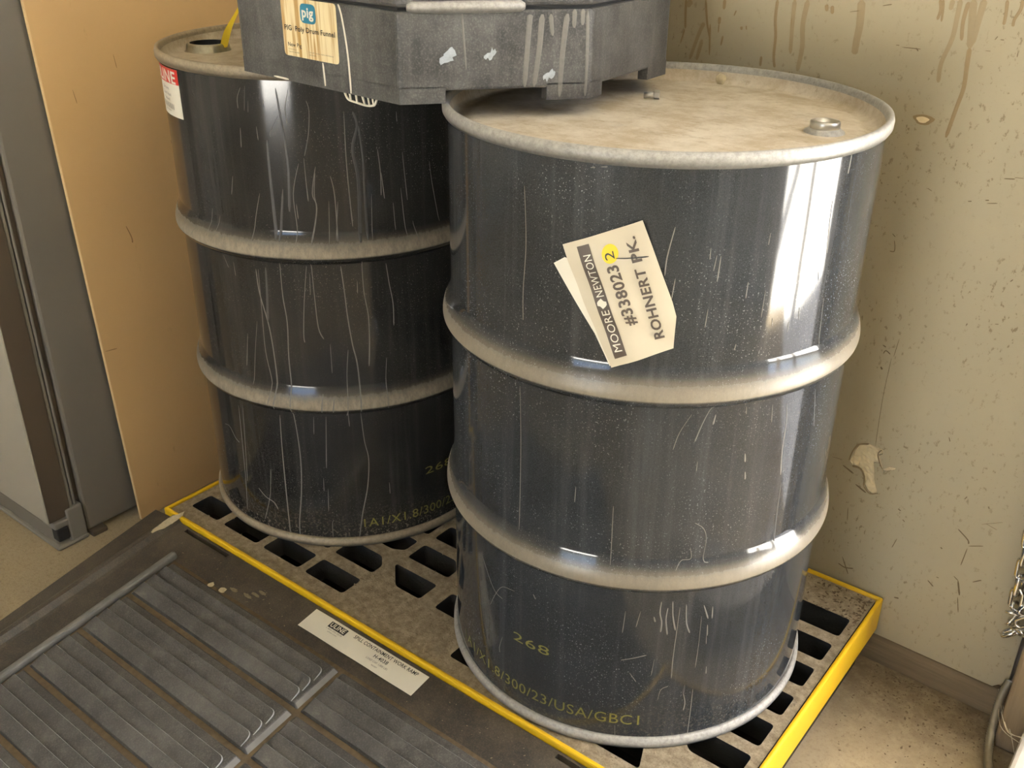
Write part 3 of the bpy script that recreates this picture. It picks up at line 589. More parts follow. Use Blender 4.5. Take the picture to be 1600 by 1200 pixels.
# crooked paper label on the nearer drum (two sheets, the lower one peeping out)
def lift_top(x, y): return 0.0012 + 0.0010 * math.sin(x * 95 + y * 40) + 0.0008 * math.sin(y * 120)
def chart(P): return [(arc(a), z) for a, z in P]
under = chart([(-83.34, 0.7408), (-80.56, 0.7506), (-70.0, 0.740), (-64.0, 0.640), (-68.2, 0.622), (-72.29, 0.6616)])
sheet('paper_label', under, dfm, M['paper_white'], DR, 0.0008, 0.012, lambda x, y: 0.0008)
ptop = chart([(-81.16, 0.7657), (-62.79, 0.8065), (-54.72, 0.7099), (-53.64, 0.6932), (-53.63, 0.6523), (-67.74, 0.6203), (-76.08, 0.7084)])
LBL = sheet('paper_label', ptop, dfm, M['paper'], DR, 0.0022, 0.010, lift_top)
LBL['label'] = 'crooked cream paper label with printed order lines and yellow dot'
def lfm(s, z, h): return dfm(s, z, h + lift_top(s, z))
sheet('brown_bar', chart([(-77.49, 0.7662), (-74.64, 0.7723), (-64.21, 0.6401), (-66.97, 0.6329)]), lfm, M['bar_brown'], LBL, 0.0028, 0.008)
def along(name, s, a, b, hgt, mat, bold, h=0.0032, par=LBL):
    A = Vector((arc(a[0]), a[1])); B = Vector((arc(b[0]), b[1])); d = B - A
    return lettering(name, s, A, math.atan2(d.y, d.x), d.length, hgt, lfm, mat, par, h, bold)
along('company_line', 'MOORE', (-65.30, 0.6455), (-69.05, 0.6960), 0.0095, M['paper_white'], 0.0, 0.0036)
along('company_line', 'NEWTON', (-70.35, 0.7120), (-74.0, 0.7607), 0.0095, M['paper_white'], 0.0, 0.0036)
tor = [(arc(-70.75) + 0.006 * math.cos(a), 0.7020 + 0.005 * math.sin(a) * (1 + 0.3 * math.sin(4 * a))) for a in [2 * PI * k / 10 for k in range(10)]]
sheet('torn_spot', tor, lfm, M['paper_white'], LBL, 0.0034, 0.005)
along('order_number', '#338023', (-62.46, 0.6807), (-67.8, 0.7521), 0.0127, M['bar_brown'], 0.025)
along('town_line', 'ROHNERT', (-55.86, 0.6656), (-61.75, 0.7513), 0.0112, M['bar_brown'], 0.025)
along('town_line', 'PK.', (-62.25, 0.7590), (-64.40, 0.7880), 0.0112, M['bar_brown'], 0.025)
dot = [(arc(-69.58) + 0.0095 * math.cos(a), 0.7636 + 0.0115 * math.sin(a)) for a in [2 * PI * k / 20 for k in range(20)]]
DOT = sheet('dot_sticker', dot, lfm, M['dot_yellow'], LBL, 0.0032, 0.006)
along('dot_number', '2', (-68.35, 0.7585), (-68.9, 0.7675), 0.0105, M['ink'], 0.0, 0.0042, DOT)
ribbon('pen_stroke', chart([(-68.22, 0.759), (-65.69, 0.7603), (-60.89, 0.765)]), 0.0018, lfm, M['ink'], LBL, 0.0042, 0.0036)
# red and white maker's label on the farther drum
UL = sheet('maker_label', chart([(-124.5, 0.8590), (-99.2, 0.8620), (-99.33, 0.7840), (-124.5, 0.7800)]), dfm, M['paper_white'], DL, 0.0006, 0.010)
sheet('red_band', chart([(-124.5, 0.8590), (-99.2, 0.8620), (-99.26, 0.8380), (-124.5, 0.8345)]), dfm, M['red'], UL, 0.0011, 0.010)
lettering('maker_name', 'ULINE', (arc(-123.0), 0.8390), 0.0, arc(-101.0) - arc(-123.0), 0.0185, dfm, M['paper_white'], UL, 0.0015, 0.02)
for k, (s_, z_, w_, hh) in enumerate([('Drum', 0.8250, 7, 0.005), ('Closed Head', 0.8155, 10, 0.005), ('Steel', 0.8070, 6, 0.005), ('lllIlIIlllIl', 0.7945, 13, 0.009), ('55 Gallon', 0.7895, 6, 0.003)]):
    lettering('fine_print', s_, (arc(-112 - w_ / 2), z_), 0.0, arc(w_), hh, dfm, M['ink_soft'], UL, 0.0011)

# ================================================================== DRUM FUNNEL
FZ0, FZN, FZS, FZ1 = 1.0302, 1.0455, 1.1425, 1.205
FP = [(-0.571, -0.236), (-0.230, -0.262), (-0.070, -0.072), (-0.084, 0.150), (-0.244, 0.305), (-0.560, 0.312), (-0.725, 0.150), (-0.736, -0.080)]
FC = Vector((sum(p[0] for p in FP) / 8, sum(p[1] for p in FP) / 8))
FN = empty('drum_funnel', (FC.x, FC.y, FZ0))
tag(FN, 'big octagonal black plastic drum funnel lying across both drum tops', 'funnel')
def grow(P, k): return [(FC.x + (x - FC.x) * k, FC.y + (y - FC.y) * k) for x, y in P]
adopt(prism('funnel_body', FP, FZN, FZS, M['poly'], None, 0.004), FN)
adopt(prism('seam_neck', grow(FP, 0.985), FZS - 0.002, FZS + 0.006, M['hole_dark']), FN)
adopt(prism('lid', grow(FP, 1.004), FZS + 0.0035, FZ1, M['poly'], None, 0.005), FN)
def skirt(path):
    bm = bmesh.new(); rows = []
    for x, y in path:
        ix, iy = FC.x + (x - FC.x) * 0.955, FC.y + (y - FC.y) * 0.955
        rows.append([bm.verts.new(c) for c in ((x, y, FZN + 0.006), (x, y, FZ0), (ix, iy, FZ0), (ix, iy, FZN + 0.006))])
    for a, b in zip(rows, rows[1:]):
        for k in range(4): bm.faces.new((a[k], b[k], b[(k + 1) % 4], a[(k + 1) % 4]))
    bm.faces.new(rows[0]); bm.faces.new(rows[-1][::-1]); bmesh.ops.recalc_face_normals(bm, faces=bm.faces)
    return adopt(bm_obj('foot_skirt', bm, M['poly']), FN)
A_, B_, C_, D_ = (Vector(p) for p in FP[:4])
skirt([FP[7], FP[0], FP[1], tuple(B_.lerp(C_, 0.235))])
skirt([tuple(B_.lerp(C_, 0.770)), FP[2], tuple(C_.lerp(D_, 0.15))])
skirt([tuple(C_.lerp(D_, 0.74)), FP[3], tuple(D_.lerp(Vector(FP[4]), 0.3))])
dAB = (B_ - A_).normalized(); nAB = Vector((dAB.y, -dAB.x)); dBC = (C_ - B_).normalized(); nBC = Vector((dBC.y, -dBC.x))
def fab(x, z, h):
    q = A_ + dAB * ((x - A_.x) / dAB.x) + nAB * h; return (q.x - FC.x, q.y - FC.y, z - FZ0)
def fbc(x, z, h):
    q = B_ + dBC * ((x - B_.x) / dBC.x) + nBC * h; return (q.x - FC.x, q.y - FC.y, z - FZ0)
bm = bmesh.new()
P0 = Vector(fbc(-0.222, 1.1465, 0.004)); P1 = Vector(fbc(-0.127, 1.1465, 0.004))
tube_bm(bm, [P0 + (P1 - P0) * t for t in (0, 0.04, 0.5, 0.96, 1)], [0.004, 0.0075, 0.0078, 0.0075, 0.004], 10)
g = bm_obj('grip_ledge', bm, M['chime_r'], FN, True)
FLB = sheet('funnel_label', rounded([(-0.4655, 1.0655), (-0.3465, 1.0655), (-0.3465, 1.1415), (-0.4655, 1.1415)], 0.006), fab, M['label_wood'], FN, 0.0006, 0.02)
FLB['label'] = 'cream printed label with brown stains and teal logo'
LG = sheet('logo', rounded([(-0.4225, 1.1115), (-0.3895, 1.1115), (-0.3895, 1.1365), (-0.4225, 1.1365)], 0.008), fab, M['teal'], FLB, 0.0011, 0.01)
lettering('logo_word', 'pig', (-0.4185, 1.1195), 0.0, 0.0250, 0.0125, fab, M['paper_white'], FLB, 0.0015, 0.03)
lettering('product_line', 'PIG  Poly Drum Funnel', (-0.4605, 1.0995), 0.0, 0.1095, 0.0066, fab, M['ink'], FLB, 0.0011, 0.012)
lettering('product_line', 'New Pig', (-0.4555, 1.0785), 0.0, 0.0300, 0.0052, fab, M['ink'], FLB, 0.0011, 0.008)
for s_, x_, z_, w_ in [('One Pork Avenue', -0.4555, 1.0738, 0.018), ('Tipton PA 16684-0304', -0.4555, 1.0703, 0.024), ('Call toll free for more information', -0.4100, 1.0738, 0.0530), ('1-800-HOT-HOGS', -0.4100, 1.0703, 0.016)]:
    lettering('fine_print', s_, (x_, z_), 0.0, w_, 0.0018, fab, M['ink_soft'], FLB, 0.0011)
for w, pts in [(3.2, [(-0.341, 1.1415), (-0.335, 1.125), (-0.328, 1.081), (-0.326, 1.0315)]), (3.4, [(-0.382, 1.064), (-0.380, 1.034)]), (3.0, [(-0.497, 1.0325), (-0.463, 1.0320)])]:
    ribbon('white_drip', pts, w * 0.001, fab, M['drip_white'], FN, 0.0014, 0.0002, (0.9, 1.0))
for w, pts in [(2, [(-0.178, 1.143), (-0.177, 1.119), (-0.175, 1.072)]), (5, [(-0.122, 1.136), (-0.123, 1.117), (-0.126, 1.048)]), (5, [(-0.112, 1.136), (-0.114, 1.093), (-0.118, 1.048)]), (5, [(-0.091, 1.136), (-0.094, 1.092), (-0.096, 1.034)]), (4, [(-0.105, 1.136), (-0.103, 1.11)]), (3, [(-0.074, 1.140), (-0.073, 1.079), (-0.0735, 1.034)]), (4, [(-0.085, 1.1415), (-0.085, 1.119)]), (4, [(-0.078, 1.1415), (-0.078, 1.122)])]:
    ribbon('grey_drip', pts, w * 0.001, fbc, M['drip'], FN, 0.0007, 0.0002, (1.0, 0.8))
for x_, z_, s_ in [(-0.190, 1.087, 0.011), (-0.155, 1.089, 0.008), (-0.105, 1.062, 0.008)]:
    random.seed(int(x_ * -1000)); bl = [(x_ + s_ * (0.55 + 0.5 * random.random()) * math.cos(a) * 0.6 + 0.3 * s_ * math.sin(a), z_ + s_ * (0.35 + 0.8 * random.random()) * math.sin(a)) for a in [2 * PI * k / 17 for k in range(17)]]
    sheet('paint_splat', bl, fbc, M['splat'], FN, 0.0007, 0.004)
# web of white residue hanging under the front edge
for pts in [[(-0.345, 1.030), (-0.338, 1.0215), (-0.320, 1.0195), (-0.300, 1.0185), (-0.285, 1.0215), (-0.280, 1.029)], [(-0.335, 1.0305), (-0.333, 1.0215)], [(-0.322, 1.0305), (-0.320, 1.020)], [(-0.309, 1.0305), (-0.304, 1.019)], [(-0.297, 1.0305), (-0.295, 1.0195)], [(-0.288, 1.0305), (-0.286, 1.021)]]:
    tube('white_residue', [fab(x, z, -0.004) for x, z in [(p.x, p.y) for p in smooth_line(pts, 4)]], 0.0016, M['drip_white'], FN, 6)

# ================================================================== WORK RAMP
RY0 = -0.3050
RK = 0.14
def zr(y): return GZ - 0.0062 + RK * (y + 0.305)
RYE = -0.305 - (GZ - 0.018) / RK          # toe, where the plate thins out
RCX = -0.300
RP = empty('work_ramp', (RCX, RY0, 0.0))
tag(RP, 'black ribbed plastic ramp leading down from the spill pallet edge', 'ramp')
def rp(x, y, h): return (x - RCX, y - RY0, zr(y) + h)
def ufl(y): t = (RY0 - y) / (RY0 - RYE); return 0.205 * (1 - t) + 0.045 * t      # foot of the sloping side skirt beyond the rib
half = 0.555
ys = [RY0, RY0 - 0.0045, RY0 - 0.005, RY0 - 0.0125, RY0 - 0.013] + [RY0 - 0.03 - (RY0 - 0.03 - RYE) * i / 14 for i in range(15)]
prof = [(-half - 0.018, 0.000), (-half - 0.012, 0.008), (-half - 0.004, 0.012), (-half + 0.004, 0.011), (-half + 0.013, 0.002), (-half + 0.02, 0.0), (-0.5145, 0), (-0.514, 0), (-0.3845, 0), (-0.384, 0), (0, 0)]
prof = prof + [(-a, b) for a, b in prof[:-1][::-1]]
vs = []; fs = []; nc = len(prof) + 4
for j, y in enumerate(ys):
    zt_ = zr(y); f = ufl(y)
    sh = 0.052 * (1 - (RY0 - y) / (RY0 - RYE)) + 0.022
    row = [(-half - f, 0.001), (-half - sh, zt_ - 0.006)] + [(a, zt_ + b) for a, b in prof] + [(half + sh, zt_ - 0.006), (half + f, 0.001)]
    for i, (a, b) in enumerate(row):
        slot = (2 <= j <= 3) and (-0.5142 < a < -0.3842 or 0.3842 < a < 0.5142)
        if (2 <= j <= 3) and abs(abs(a) - 0.514) < 1e-4: slot = True
        vs.append((a, y - RY0, b - (0.016 if slot else 0)))
for j in range(len(ys) - 1):
    for i in range(nc - 1):
        a = j * nc + i; fs.append((a, a + 1, a + nc + 1, a + nc)[::-1])
fs.append(tuple(range(nc))); b = (len(ys) - 1) * nc; fs.append(tuple(range(b, b + nc))[::-1])
mesh('ramp_plate', vs, fs, M['ramp'], RP)
# raised kerb bars, tread pads and ribs
def slope_box(name, x0, x1, y0, y1, h0, h1, bev, mat, par, seg=2):
    bm = bmesh.new(); box_bm(bm, (x0, y0, h0), (x1, y1, h1), bev, seg)
    for v_ in bm.verts: v_.co = Vector(rp(v_.co.x, v_.co.y, v_.co.z))
    return bm_obj(name, bm, mat, par)
for x0 in (-0.776, 0.160):
    slope_box('kerb_bar', x0, x0 + 0.016, RYE + 0.03, -0.370, -0.002, 0.013, 0.006, M['kerb'], RP, 3)
slope_box('channel_floor', -0.759, 0.159, RYE + 0.03, -0.380, -0.001, 0.0012, 0, M['channel_dirt'], RP)
def pad_bm(x0, x1, y0, y1):
    bm = bmesh.new(); H = 0.0085; e = 0.0095; k = 0.003
    lo = [bm.verts.new(rp(*c)) for c in ((x0, y0, 0.0), (x1, y0, 0.0), (x1, y1, 0.0), (x0, y1, 0.0))]
    hi = [bm.verts.new(rp(*c)) for c in ((x0 + e, y0 + k, H), (x1 - e, y0 + k, H), (x1 - e, y1 - k, H), (x0 + e, y1 - k, H))]
    for i in range(4):
        w_ = bm.faces.new((lo[i], lo[(i + 1) % 4], hi[(i + 1) % 4], hi[i]))
        if i == 1: w_.material_index = 1  # right-end bevel is paler: light from that side put into its colour
    bm.faces.new(hi)
    bmesh.ops.bevel(bm, geom=[e_ for e_ in bm.edges if any(v_ in hi for v_ in e_.verts)], offset=0.0016, segments=2, affect='EDGES', profile=0.5)
    return bm
def rib_bm(x0, x1, y0, y1):
    """saw-tooth rib: steps up at its upper edge and slopes back to the pad, one end rounded"""
    P = [(x0, y0), (x1, y0)] + rounded([(x1 + 0.0001, y0), (x1, y1), (x0, y1)], 0.014, 6)[7:14] + [(x0, y1)]
    bm = bmesh.new(); n = len(P); cx_, cy_ = (x0 + x1) / 2, (y0 + y1) / 2
    def top(y): return 0.0087 + 0.0056 * (y - y0) / (y1 - y0)
    a = [bm.verts.new(rp(x, y, 0.007)) for x, y in P]
    b_ = [bm.verts.new(rp(x, y, max(0.0082, top(y) - 0.0013))) for x, y in P]
    c_ = [bm.verts.new(rp(cx_ + (x - cx_) * 0.9945, cy_ + (y - cy_) * 0.91, top(y))) for x, y in P]
    for i in range(n):
        j = (i + 1) % n; bm.faces.new((a[i], a[j], b_[j], b_[i])); w_ = bm.faces.new((b_[i], b_[j], c_[j], c_[i]))
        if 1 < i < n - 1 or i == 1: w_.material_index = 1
    bm.faces.new(c_); bmesh.ops.recalc_face_normals(bm, faces=bm.faces); return bm
pads = {}
def copy_to(o, par, dx, dy):
    c = o.copy(); COL.objects.link(c); c.parent = par; c.location = Vector((dx, dy, RK * dy)); return c
p0 = bm_obj('tread_pad', pad_bm(-0.757, -0.300, -0.4785, -0.3875), M['tread'], RP)
ribs0 = [bm_obj('tread_rib', rib_bm(-0.748, -0.316, y - 0.0235, y), M['tread'], p0) for y in (-0.4055, -0.4300, -0.4535)]
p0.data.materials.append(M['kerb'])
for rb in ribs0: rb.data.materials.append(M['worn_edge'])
for c in (0, 1):
    for r_ in range(8):
        if c == 0 and r_ == 0: continue
        dx, dy = c * 0.4615, -0.1003 * r_
        q = copy_to(p0, RP, dx, dy)
        for rb in ribs0:
            k = rb.copy(); COL.objects.link(k); k.parent = q; k.location = (0, 0, 0)
# printed ramp label
RL = sheet('ramp_label', [(-0.437, -0.3565), (-0.1695, -0.3565), (-0.1695, -0.3125), (-0.437, -0.3125)], rp, M['paper_white'], RP, 0.0008, 0.02, lambda x, y: 0.0003 * math.sin(x * 60))
RL['label'] = 'cream printed label strip on the ramp top edge'
BX = sheet('maker_box', [(-0.3905, -0.3300), (-0.3505, -0.3300), (-0.3505, -0.3175), (-0.3905, -0.3175)], rp, M['ink'], RL, 0.0016, 0.02)
lettering('maker_name', 'ULINE', (-0.3875, -0.3278), 0.0, 0.034, 0.0085, rp, M['paper_white'], RL, 0.0021, 0.02)
for s_, x_, y_, w_, h_, m_ in [('1-800-295-5510', -0.3895, -0.3345, 0.037, 0.0028, 'ink_soft'), ('uline.com', -0.3820, -0.3390, 0.022, 0.0026, 'ink_soft'), ('SPILL CONTAINMENT WORK RAMP', -0.3335, -0.3235, 0.146, 0.0068, 'ink'), ('H-4038', -0.2760, -0.3345, 0.031, 0.0068, 'ink'), ('LOAD CAP. 1,000 LBS.', -0.2850, -0.3425, 0.049, 0.0036, 'ink_soft'), ('90307', -0.2670, -0.3490, 0.013, 0.0024, 'ink_soft')]:
    lettering('label_line', s_, (x_, y_), 0.0, w_, h_, rp, M[m_], RL, 0.0016, 0.012 if m_ == 'ink' else 0.0)
# caked dirt at the ramp's upper corner
random.seed(9)
for (cx_, cy_, sx_, sy_, a_) in [(-0.850, -0.325, 0.010, 0.036, 0.25), (-0.646, -0.381, 0.006, 0.006, 0.0), (-0.617, -0.378, 0.008, 0.006, 0.2), (-0.600, -0.366, 0.009, 0.004, 0.0), (-0.566, -0.362, 0.011, 0.003, 0.4), (-0.556, -0.352, 0.010, 0.003, 0.4), (-0.548, -0.342, 0.010, 0.003, 0.4)]:
    P = [(cx_ + sx_ * math.cos(a) * (0.8 + 0.4 * random.random()) + a_ * sy_ * math.sin(a) * 0.3, cy_ + sy_ * math.sin(a) * (0.8 + 0.4 * random.random())) for a in [2 * PI * k / 14 for k in range(14)]]
    sheet('caked_dirt', P, rp, M['crumb'] if cx_ < -0.61 else M['crumb_dim'], RP, 0.0125 if cx_ < -0.8 else 0.0016, 0.004, lambda x, y: random.uniform(0, 0.0012))

# ================================================================== HARDBOARD SHEET
HB = empty('hardboard_sheet', (-1.103, -0.246, 0.0))
tag(HB, 'tall tan hardboard sheet leaning upright against the grey refrigerator', 'board')
eu = Vector((-0.022, -0.019, 1.09)).normalized(); eb = Vector((0, 1, 0)); eb = (eb - eu * eb.dot(eu)).normalized(); et = eb.cross(eu) * 1.0
bm = bmesh.new(); mt = Matrix((et, eb, eu)).transposed().to_4x4()
if et.x < 0: et = -et
mt = Matrix((et, eb, eu)).transposed().to_4x4()
box_bm(bm, (-0.007, 0.0, 0.0008), (0.0, 0.565, 1.30), 0.0, 2, mt)
o = bm_obj('panel', bm, M['board'], HB)
bm = bmesh.new(); box_bm(bm, (-0.0071, -0.0006, 0.0008), (0.0001, 0.0012, 1.30), 0.0, 2, mt); bm_obj('cut_edge', bm, M['board_edge'], HB)

def hfn(y, z, h): 
    v_ = eb * y + eu * z + et * h; return (v_.x, v_.y, v_.z)
for w, pts in [(3.0, [(0.105, 0.655), (0.112, 0.630), (0.112, 0.618)]), (2.0, [(0.004, 0.415), (0.030, 0.412)]), (1.5, [(0.15, 0.98), (0.152, 0.955)]), (1.5, [(0.055, 0.93), (0.058, 0.905)]), (1.5, [(0.24, 0.80), (0.243, 0.78)])]:
    ribbon('scuff', pts, w * 0.001, hfn, M['board_scuff'], HB, 0.0005, 0.0001)

# ================================================================== REFRIGERATOR
FR = empty('refrigerator', (-1.47, -0.07, 0.0))
tag(FR, 'grey refrigerator standing behind the tan board, door edge and foot showing', 'refrigerator')
FX = -1.1405
def fb(name, lo, hi, mat, bev=0.004, par=None):
    o_ = box(name, [lo[i] - (-1.47, -0.07, 0)[i] for i in range(3)], [hi[i] - (-1.47, -0.07, 0)[i] for i in range(3)], mat, par or FR, bev, 2); return o_
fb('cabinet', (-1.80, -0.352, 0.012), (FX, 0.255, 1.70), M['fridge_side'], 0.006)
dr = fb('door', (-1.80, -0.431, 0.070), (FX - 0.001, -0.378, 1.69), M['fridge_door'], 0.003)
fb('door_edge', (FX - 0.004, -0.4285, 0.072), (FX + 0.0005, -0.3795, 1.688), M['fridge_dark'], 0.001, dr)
for y0, y1, m_ in ((-0.378, -0.371, 'gasket'), (-0.3685, -0.363, 'gasket')):
    fb('gasket_rib', (-1.79, y0, 0.085), (FX - 0.002, y1, 1.68), M[m_], 0.002)
fb('gasket_core', (-1.78, -0.379, 0.09), (FX - 0.012, -0.351, 1.67), M['fridge_dark'], 0.0)
kp = fb('kick_plate', (-1.80, -0.418, 0.004), (-1.145, -0.352, 0.052), M['fridge_side'], 0.006)
fb('toe_rim', (-1.80, -0.4255, 0.0), (-1.134, -0.352, 0.0115), M['gasket'], 0.005, kp)
hb = fb('hinge_bracket', (-1.165, -0.392, 0.008), (-1.1365, -0.354, 0.088), M['gasket'], 0.004)
fb('hinge_bracket', (-1.19, -0.4215, 0.050), (-1.1375, -0.385, 0.0675), M['gasket'], 0.004)
fb('bracket_slot', (-1.160, -0.419, 0.020), (-1.1355, -0.393, 0.050), M['hole_dark'], 0.003)
fb('rubber_foot', (-1.16, -0.35, 0.0), (-1.125, -0.315, 0.013), M['fridge_dark'], 0.003)

# ================================================================== SMALL THINGS
# yellow strap standing out of the farther drum's bung hole
bm = bmesh.new()
sp_ = smooth_line([(-0.862, -0.054, 1.013), (-0.845, -0.052, 1.046), (-0.814, -0.050, 1.081), (-0.790, -0.050, 1.112), (-0.758, -0.052, 1.150)], 5)
rows = []
for i, p in enumerate(sp_):
    a = 0.9 + 0.05 * i; w = 0.0072 + 0.0012 * math.sin(i * 0.4); q = Vector((math.cos(a) * 0.787 + 0.2, math.cos(a) * 0.617, math.sin(a) * 0.25)).normalized() * w; d = Vector((0.5, -0.7, 0.3)).normalized() * 0.0008
    rows.append([bm.verts.new(p + x) for x in (-q - d, q - d, q + d, -q + d)])
for a, b in zip(rows, rows[1:]):
    for k in range(4): bm.faces.new((a[k], b[k], b[(k + 1) % 4], a[(k + 1) % 4]))
bm.faces.new(rows[0]); bm.faces.new(rows[-1][::-1]); bmesh.ops.recalc_face_normals(bm, faces=bm.faces)
tag(bm_obj('plastic_strap', bm, M['strap']), 'yellow plastic strap poking out of the open bung hole', 'strap')
# little steel fitting lying on the nearer drum's lid
nt = empty('steel_fitting', (-0.060, 0.079, GZ + 0.8685), 0.5)
tag(nt, 'small steel nut and stub lying on the nearer drum lid', 'fitting')
hexp = [(0.0068 * math.cos(PI / 3 * k), 0.0068 * math.sin(PI / 3 * k)) for k in range(6)]
bm = bmesh.new(); a = [bm.verts.new((0.001, y, x)) for x, y in hexp]; b = [bm.verts.new((0.0085, y, x)) for x, y in hexp]
for i in range(6): bm.faces.new((a[i], a[(i + 1) % 6], b[(i + 1) % 6], b[i]))
bm.faces.new(a[::-1]); bm.faces.new(b); bmesh.ops.recalc_face_normals(bm, faces=bm.faces); bm_obj('nut', bm, M['zinc'], nt)
bm = bmesh.new(); tube_bm(bm, [(-0.014, 0, -0.0012), (-0.004, 0, -0.0004), (0.001, 0, 0)], 0.0042, 10); bm_obj('stub', bm, M['zinc'], nt, True)
# pebble and twig on the lid
def pebble(name, c, r, mat, sq=(1, 1, 0.7), seed=0):
    random.seed(seed); bm = bmesh.new(); bmesh.ops.create_icosphere(bm, subdivisions=2, radius=1.0)
    for v_ in bm.verts: v_.co = Vector((v_.co.x * r * sq[0], v_.co.y * r * sq[1], v_.co.z * r * sq[2])) * random.uniform(0.88, 1.1)
    o_ = bm_obj(name, bm, mat, None, True); o_.location = c; return o_
tag(pebble('dirt_clod', (-0.047, 0.2585, GZ + 0.8665), 0.0085, M['crumb'], (1, 0.7, 1.05), 3), 'round tan dirt clod against the far rim of the nearer lid', 'dirt clod')
# chain hanging beside the post
CH = empty('hanging_chain', (0.545, 0.300, 0.75))
tag(CH, 'bright steel chain hanging down the wall beside the wooden post', 'chain')
def chain_link(p, d, roll, L_, W_, r_):
    d = Vector(d).normalized(); x = d.cross(Vector((0, 1, 0))).normalized(); y = d.cross(x); q = x * math.cos(roll) + y * math.sin(roll)
    pts = []
    for k in range(16):
        a = 2 * PI * k / 16; cx_ = math.cos(a); pts.append(Vector(p) + d * ((L_ / 2 - W_ / 2) * (1 if cx_ > 0 else -1) + cx_ * W_ / 2) + q * (W_ / 2 * math.sin(a)))
    return tube('chain_link', [tuple(v_ - Vector(CH.location)) for v_ in pts], r_, M['chrome'], CH, 8, True)
cp = [Vector((0.528, 0.305, 0.74)), Vector((0.531, 0.302, 0.45)), Vector((0.536, 0.300, 0.345)), Vector((0.541, 0.300, 0.255))]
path = smooth_line(cp, 12); acc = 0.0; last = path[0]; k = 0; pitch = 0.0285
for p in path[1:]:
    d = p - last
    while d.length >= pitch:
        q = last + d.normalized() * pitch; chain_link((last + q) / 2, q - last, 0.35 if k % 2 == 0 else 1.9, 0.040, 0.019, 0.0032); last = q; d = p - last; k += 1
random.seed(21)
for i in range(9):
    a = random.uniform(0, 6.28); z_ = 0.262 - i * 0.0075
    chain_link((0.549 + 0.010 * math.cos(i * 2.1), 0.296 + 0.006 * math.sin(i * 1.7), z_), (math.cos(a), 0.4 * math.sin(a), math.sin(a * 1.7) - 0.4), i * 1.1, 0.024, 0.014, 0.0027)
hk = bmesh.new(); tube_bm(hk, [(0.528 - 0.545, 0.305 - 0.300, 0.748 - 0.75), (0.528 - 0.545, 0.312 - 0.300, 0.756 - 0.75), (0.528 - 0.545, 0.329 - 0.300, 0.756 - 0.75)], 0.0035, 8); bm_obj('wall_hook', hk, M['zinc'], CH, True)
# corrugated conduit out of the wall foot
bm = bmesh.new(); cpts = smooth_line([(0.5645, 0.318, 0.098), (0.5605, 0.302, 0.070), (0.5640, 0.270, 0.030), (0.5740, 0.225, 0.0085), (0.5880, 0.180, 0.0080), (0.600, 0.10, 0.0080), (0.60, -0.05, 0.0080)], 24)
tube_bm(bm, cpts, [0.0074 if i % 2 else 0.0058 for i in range(len(cpts))], 10)
tag(bm_obj('flexible_conduit', bm, M['conduit'], None, True), 'ribbed flexible conduit running from the wall foot across the floor', 'conduit')
# concrete curb at the right edge
CB = box('concrete_curb', (0.6105, -0.30, 0.0), (0.80, 0.258, 0.095), M['curb'], None, 0.008, 2)
tag(CB, 'grey concrete curb block on the floor by the wooden post', 'curb')

# loose dirt: floor by the sill, pallet grate, ramp
def scatter(name, n, region, zf, r0, r1, mat, label, cat, seed, flatk=0.5):
    random.seed(seed); vs = []; fs = []
    i = 0
    while i < n:
        x = random.uniform(region[0], region[1]); y = random.uniform(region[2], region[3]); z = zf(x, y)
        if z is None: i += 1; continue
        r = random.uniform(r0, r1) * random.choice((0.5, 0.7, 1.0)); a = random.uniform(0, 6.28); el = random.uniform(1.0, 2.6); b = len(vs); ca, sa = math.cos(a), math.sin(a)
        for dx, dy, dz in ((-el, 0, 0), (0, -1, 0), (el, 0, 0), (0, 1, 0), (0, 0, 1.1)):
            dx, dy = dx * ca - dy * sa, dx * sa + dy * ca; vs.append((x + dx * r, y + dy * r, z + dz * r * flatk))
        fs += [(b, b + 1, b + 4), (b + 1, b + 2, b + 4), (b + 2, b + 3, b + 4), (b + 3, b, b + 4), (b + 3, b + 2, b + 1, b)]; i += 1
    o_ = mesh(name, vs, fs, mat); return tag(o_, label, cat, None, 'stuff')
def wall_y(x): return 0.330 + (x - 0.437) * math.tan(WALL_A)
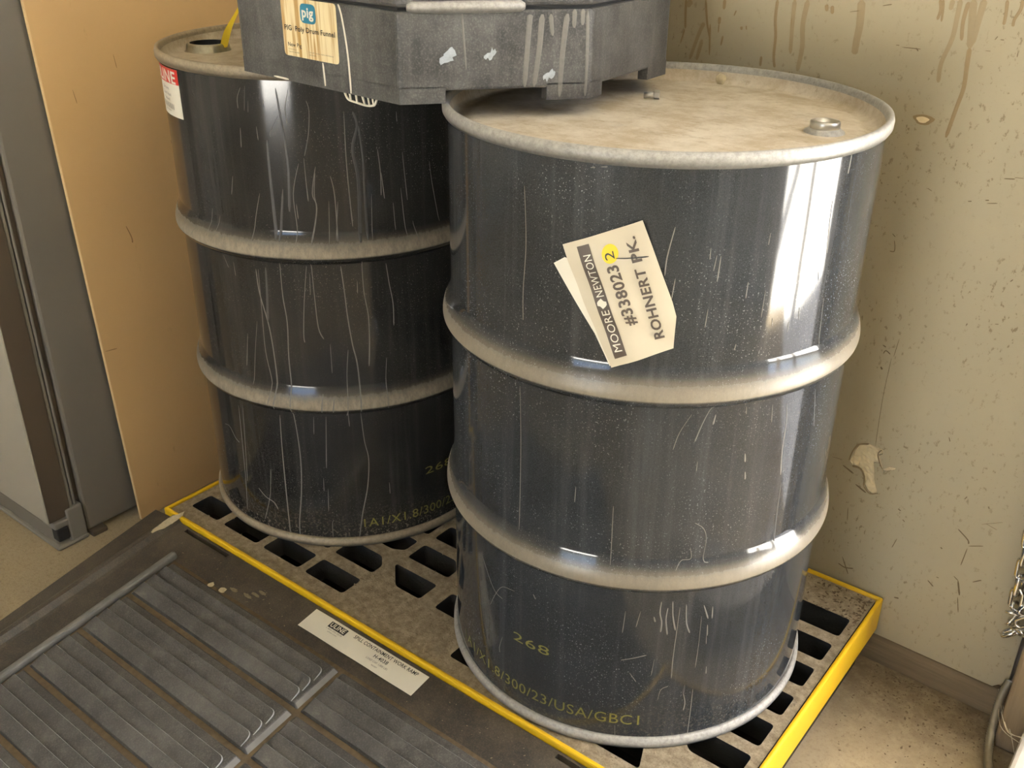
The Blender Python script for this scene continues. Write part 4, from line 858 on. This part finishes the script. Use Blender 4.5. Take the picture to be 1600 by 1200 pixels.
def near_sill(x, y):
    d = wall_y(x) - y
    if d < 0.002 or (x < PX1 + 0.004) or (x > 0.57 and y > 0.255) or (x > 0.608): return None
    return 0.0003 if random.random() < math.exp(-d * 13) + 0.03 else None
scatter('floor_litter', 6500, (0.34, 0.66, -0.30, 0.335), near_sill, 0.0005, 0.0021, M['dirt'], 'brown loose dirt and bark crumbs along the wall sill', 'litter', 5)
def on_grate(x, y):
    if math.hypot(x, y) < 0.297 or math.hypot(x - LX, y - LY) < 0.297: return None
    if any(inside((x, y), H) for H in holes): return None
    return GZ + 0.0001
scatter('grate_dust', 3600, (GX0 + 0.006, GX1 - 0.006, GY0 + 0.006, GY1 - 0.006), on_grate, 0.0006, 0.0026, M['litter_tan'], 'tan dust and crumbs lying on the pallet grating', 'dust', 6)
def on_ramp(x, y): return zr(y) + 0.0001 if y > -0.372 and not (-0.438 < x < -0.168) and -0.83 < x < 0.2 and y < RY0 - 0.018 else None
scatter('ramp_crumbs', 170, (-0.83, 0.2, -0.372, -0.325), on_ramp, 0.0005, 0.0014, M['crumb_dim'], 'pale crumbs sprinkled on the upper edge of the ramp', 'crumbs', 7)
def corner_litter(x, y): return on_grate(x, y) if random.random() < math.exp(-(GX1 - x) * 14 - (GY1 - y) * 14) else None
scatter('corner_litter', 1500, (0.16, GX1 - 0.004, 0.20, GY1 - 0.004), corner_litter, 0.0008, 0.0030, M['dirt'], 'brown leaf crumbs in the far right corner of the pallet', 'litter', 8)
# cobweb strands
bm = bmesh.new()
for pts in [[(0.552, 0.320, 0.071), (0.585, 0.25, 0.060), (0.612, 0.20, 0.096)], [(0.560, 0.31, 0.062), (0.592, 0.257, 0.048), (0.611, 0.225, 0.03)], [(0.57, 0.258, 0.08), (0.59, 0.23, 0.07), (0.6105, 0.215, 0.085)], [(0.556, 0.315, 0.068), (0.575, 0.26, 0.05), (0.6105, 0.24, 0.05)]]:
    tube_bm(bm, smooth_line(pts, 6), 0.0006, 5)
tag(bm_obj('cobweb', bm, M['web'], None, True), 'thin pale cobweb strands between the wall foot and curb', 'cobweb', None, 'stuff')
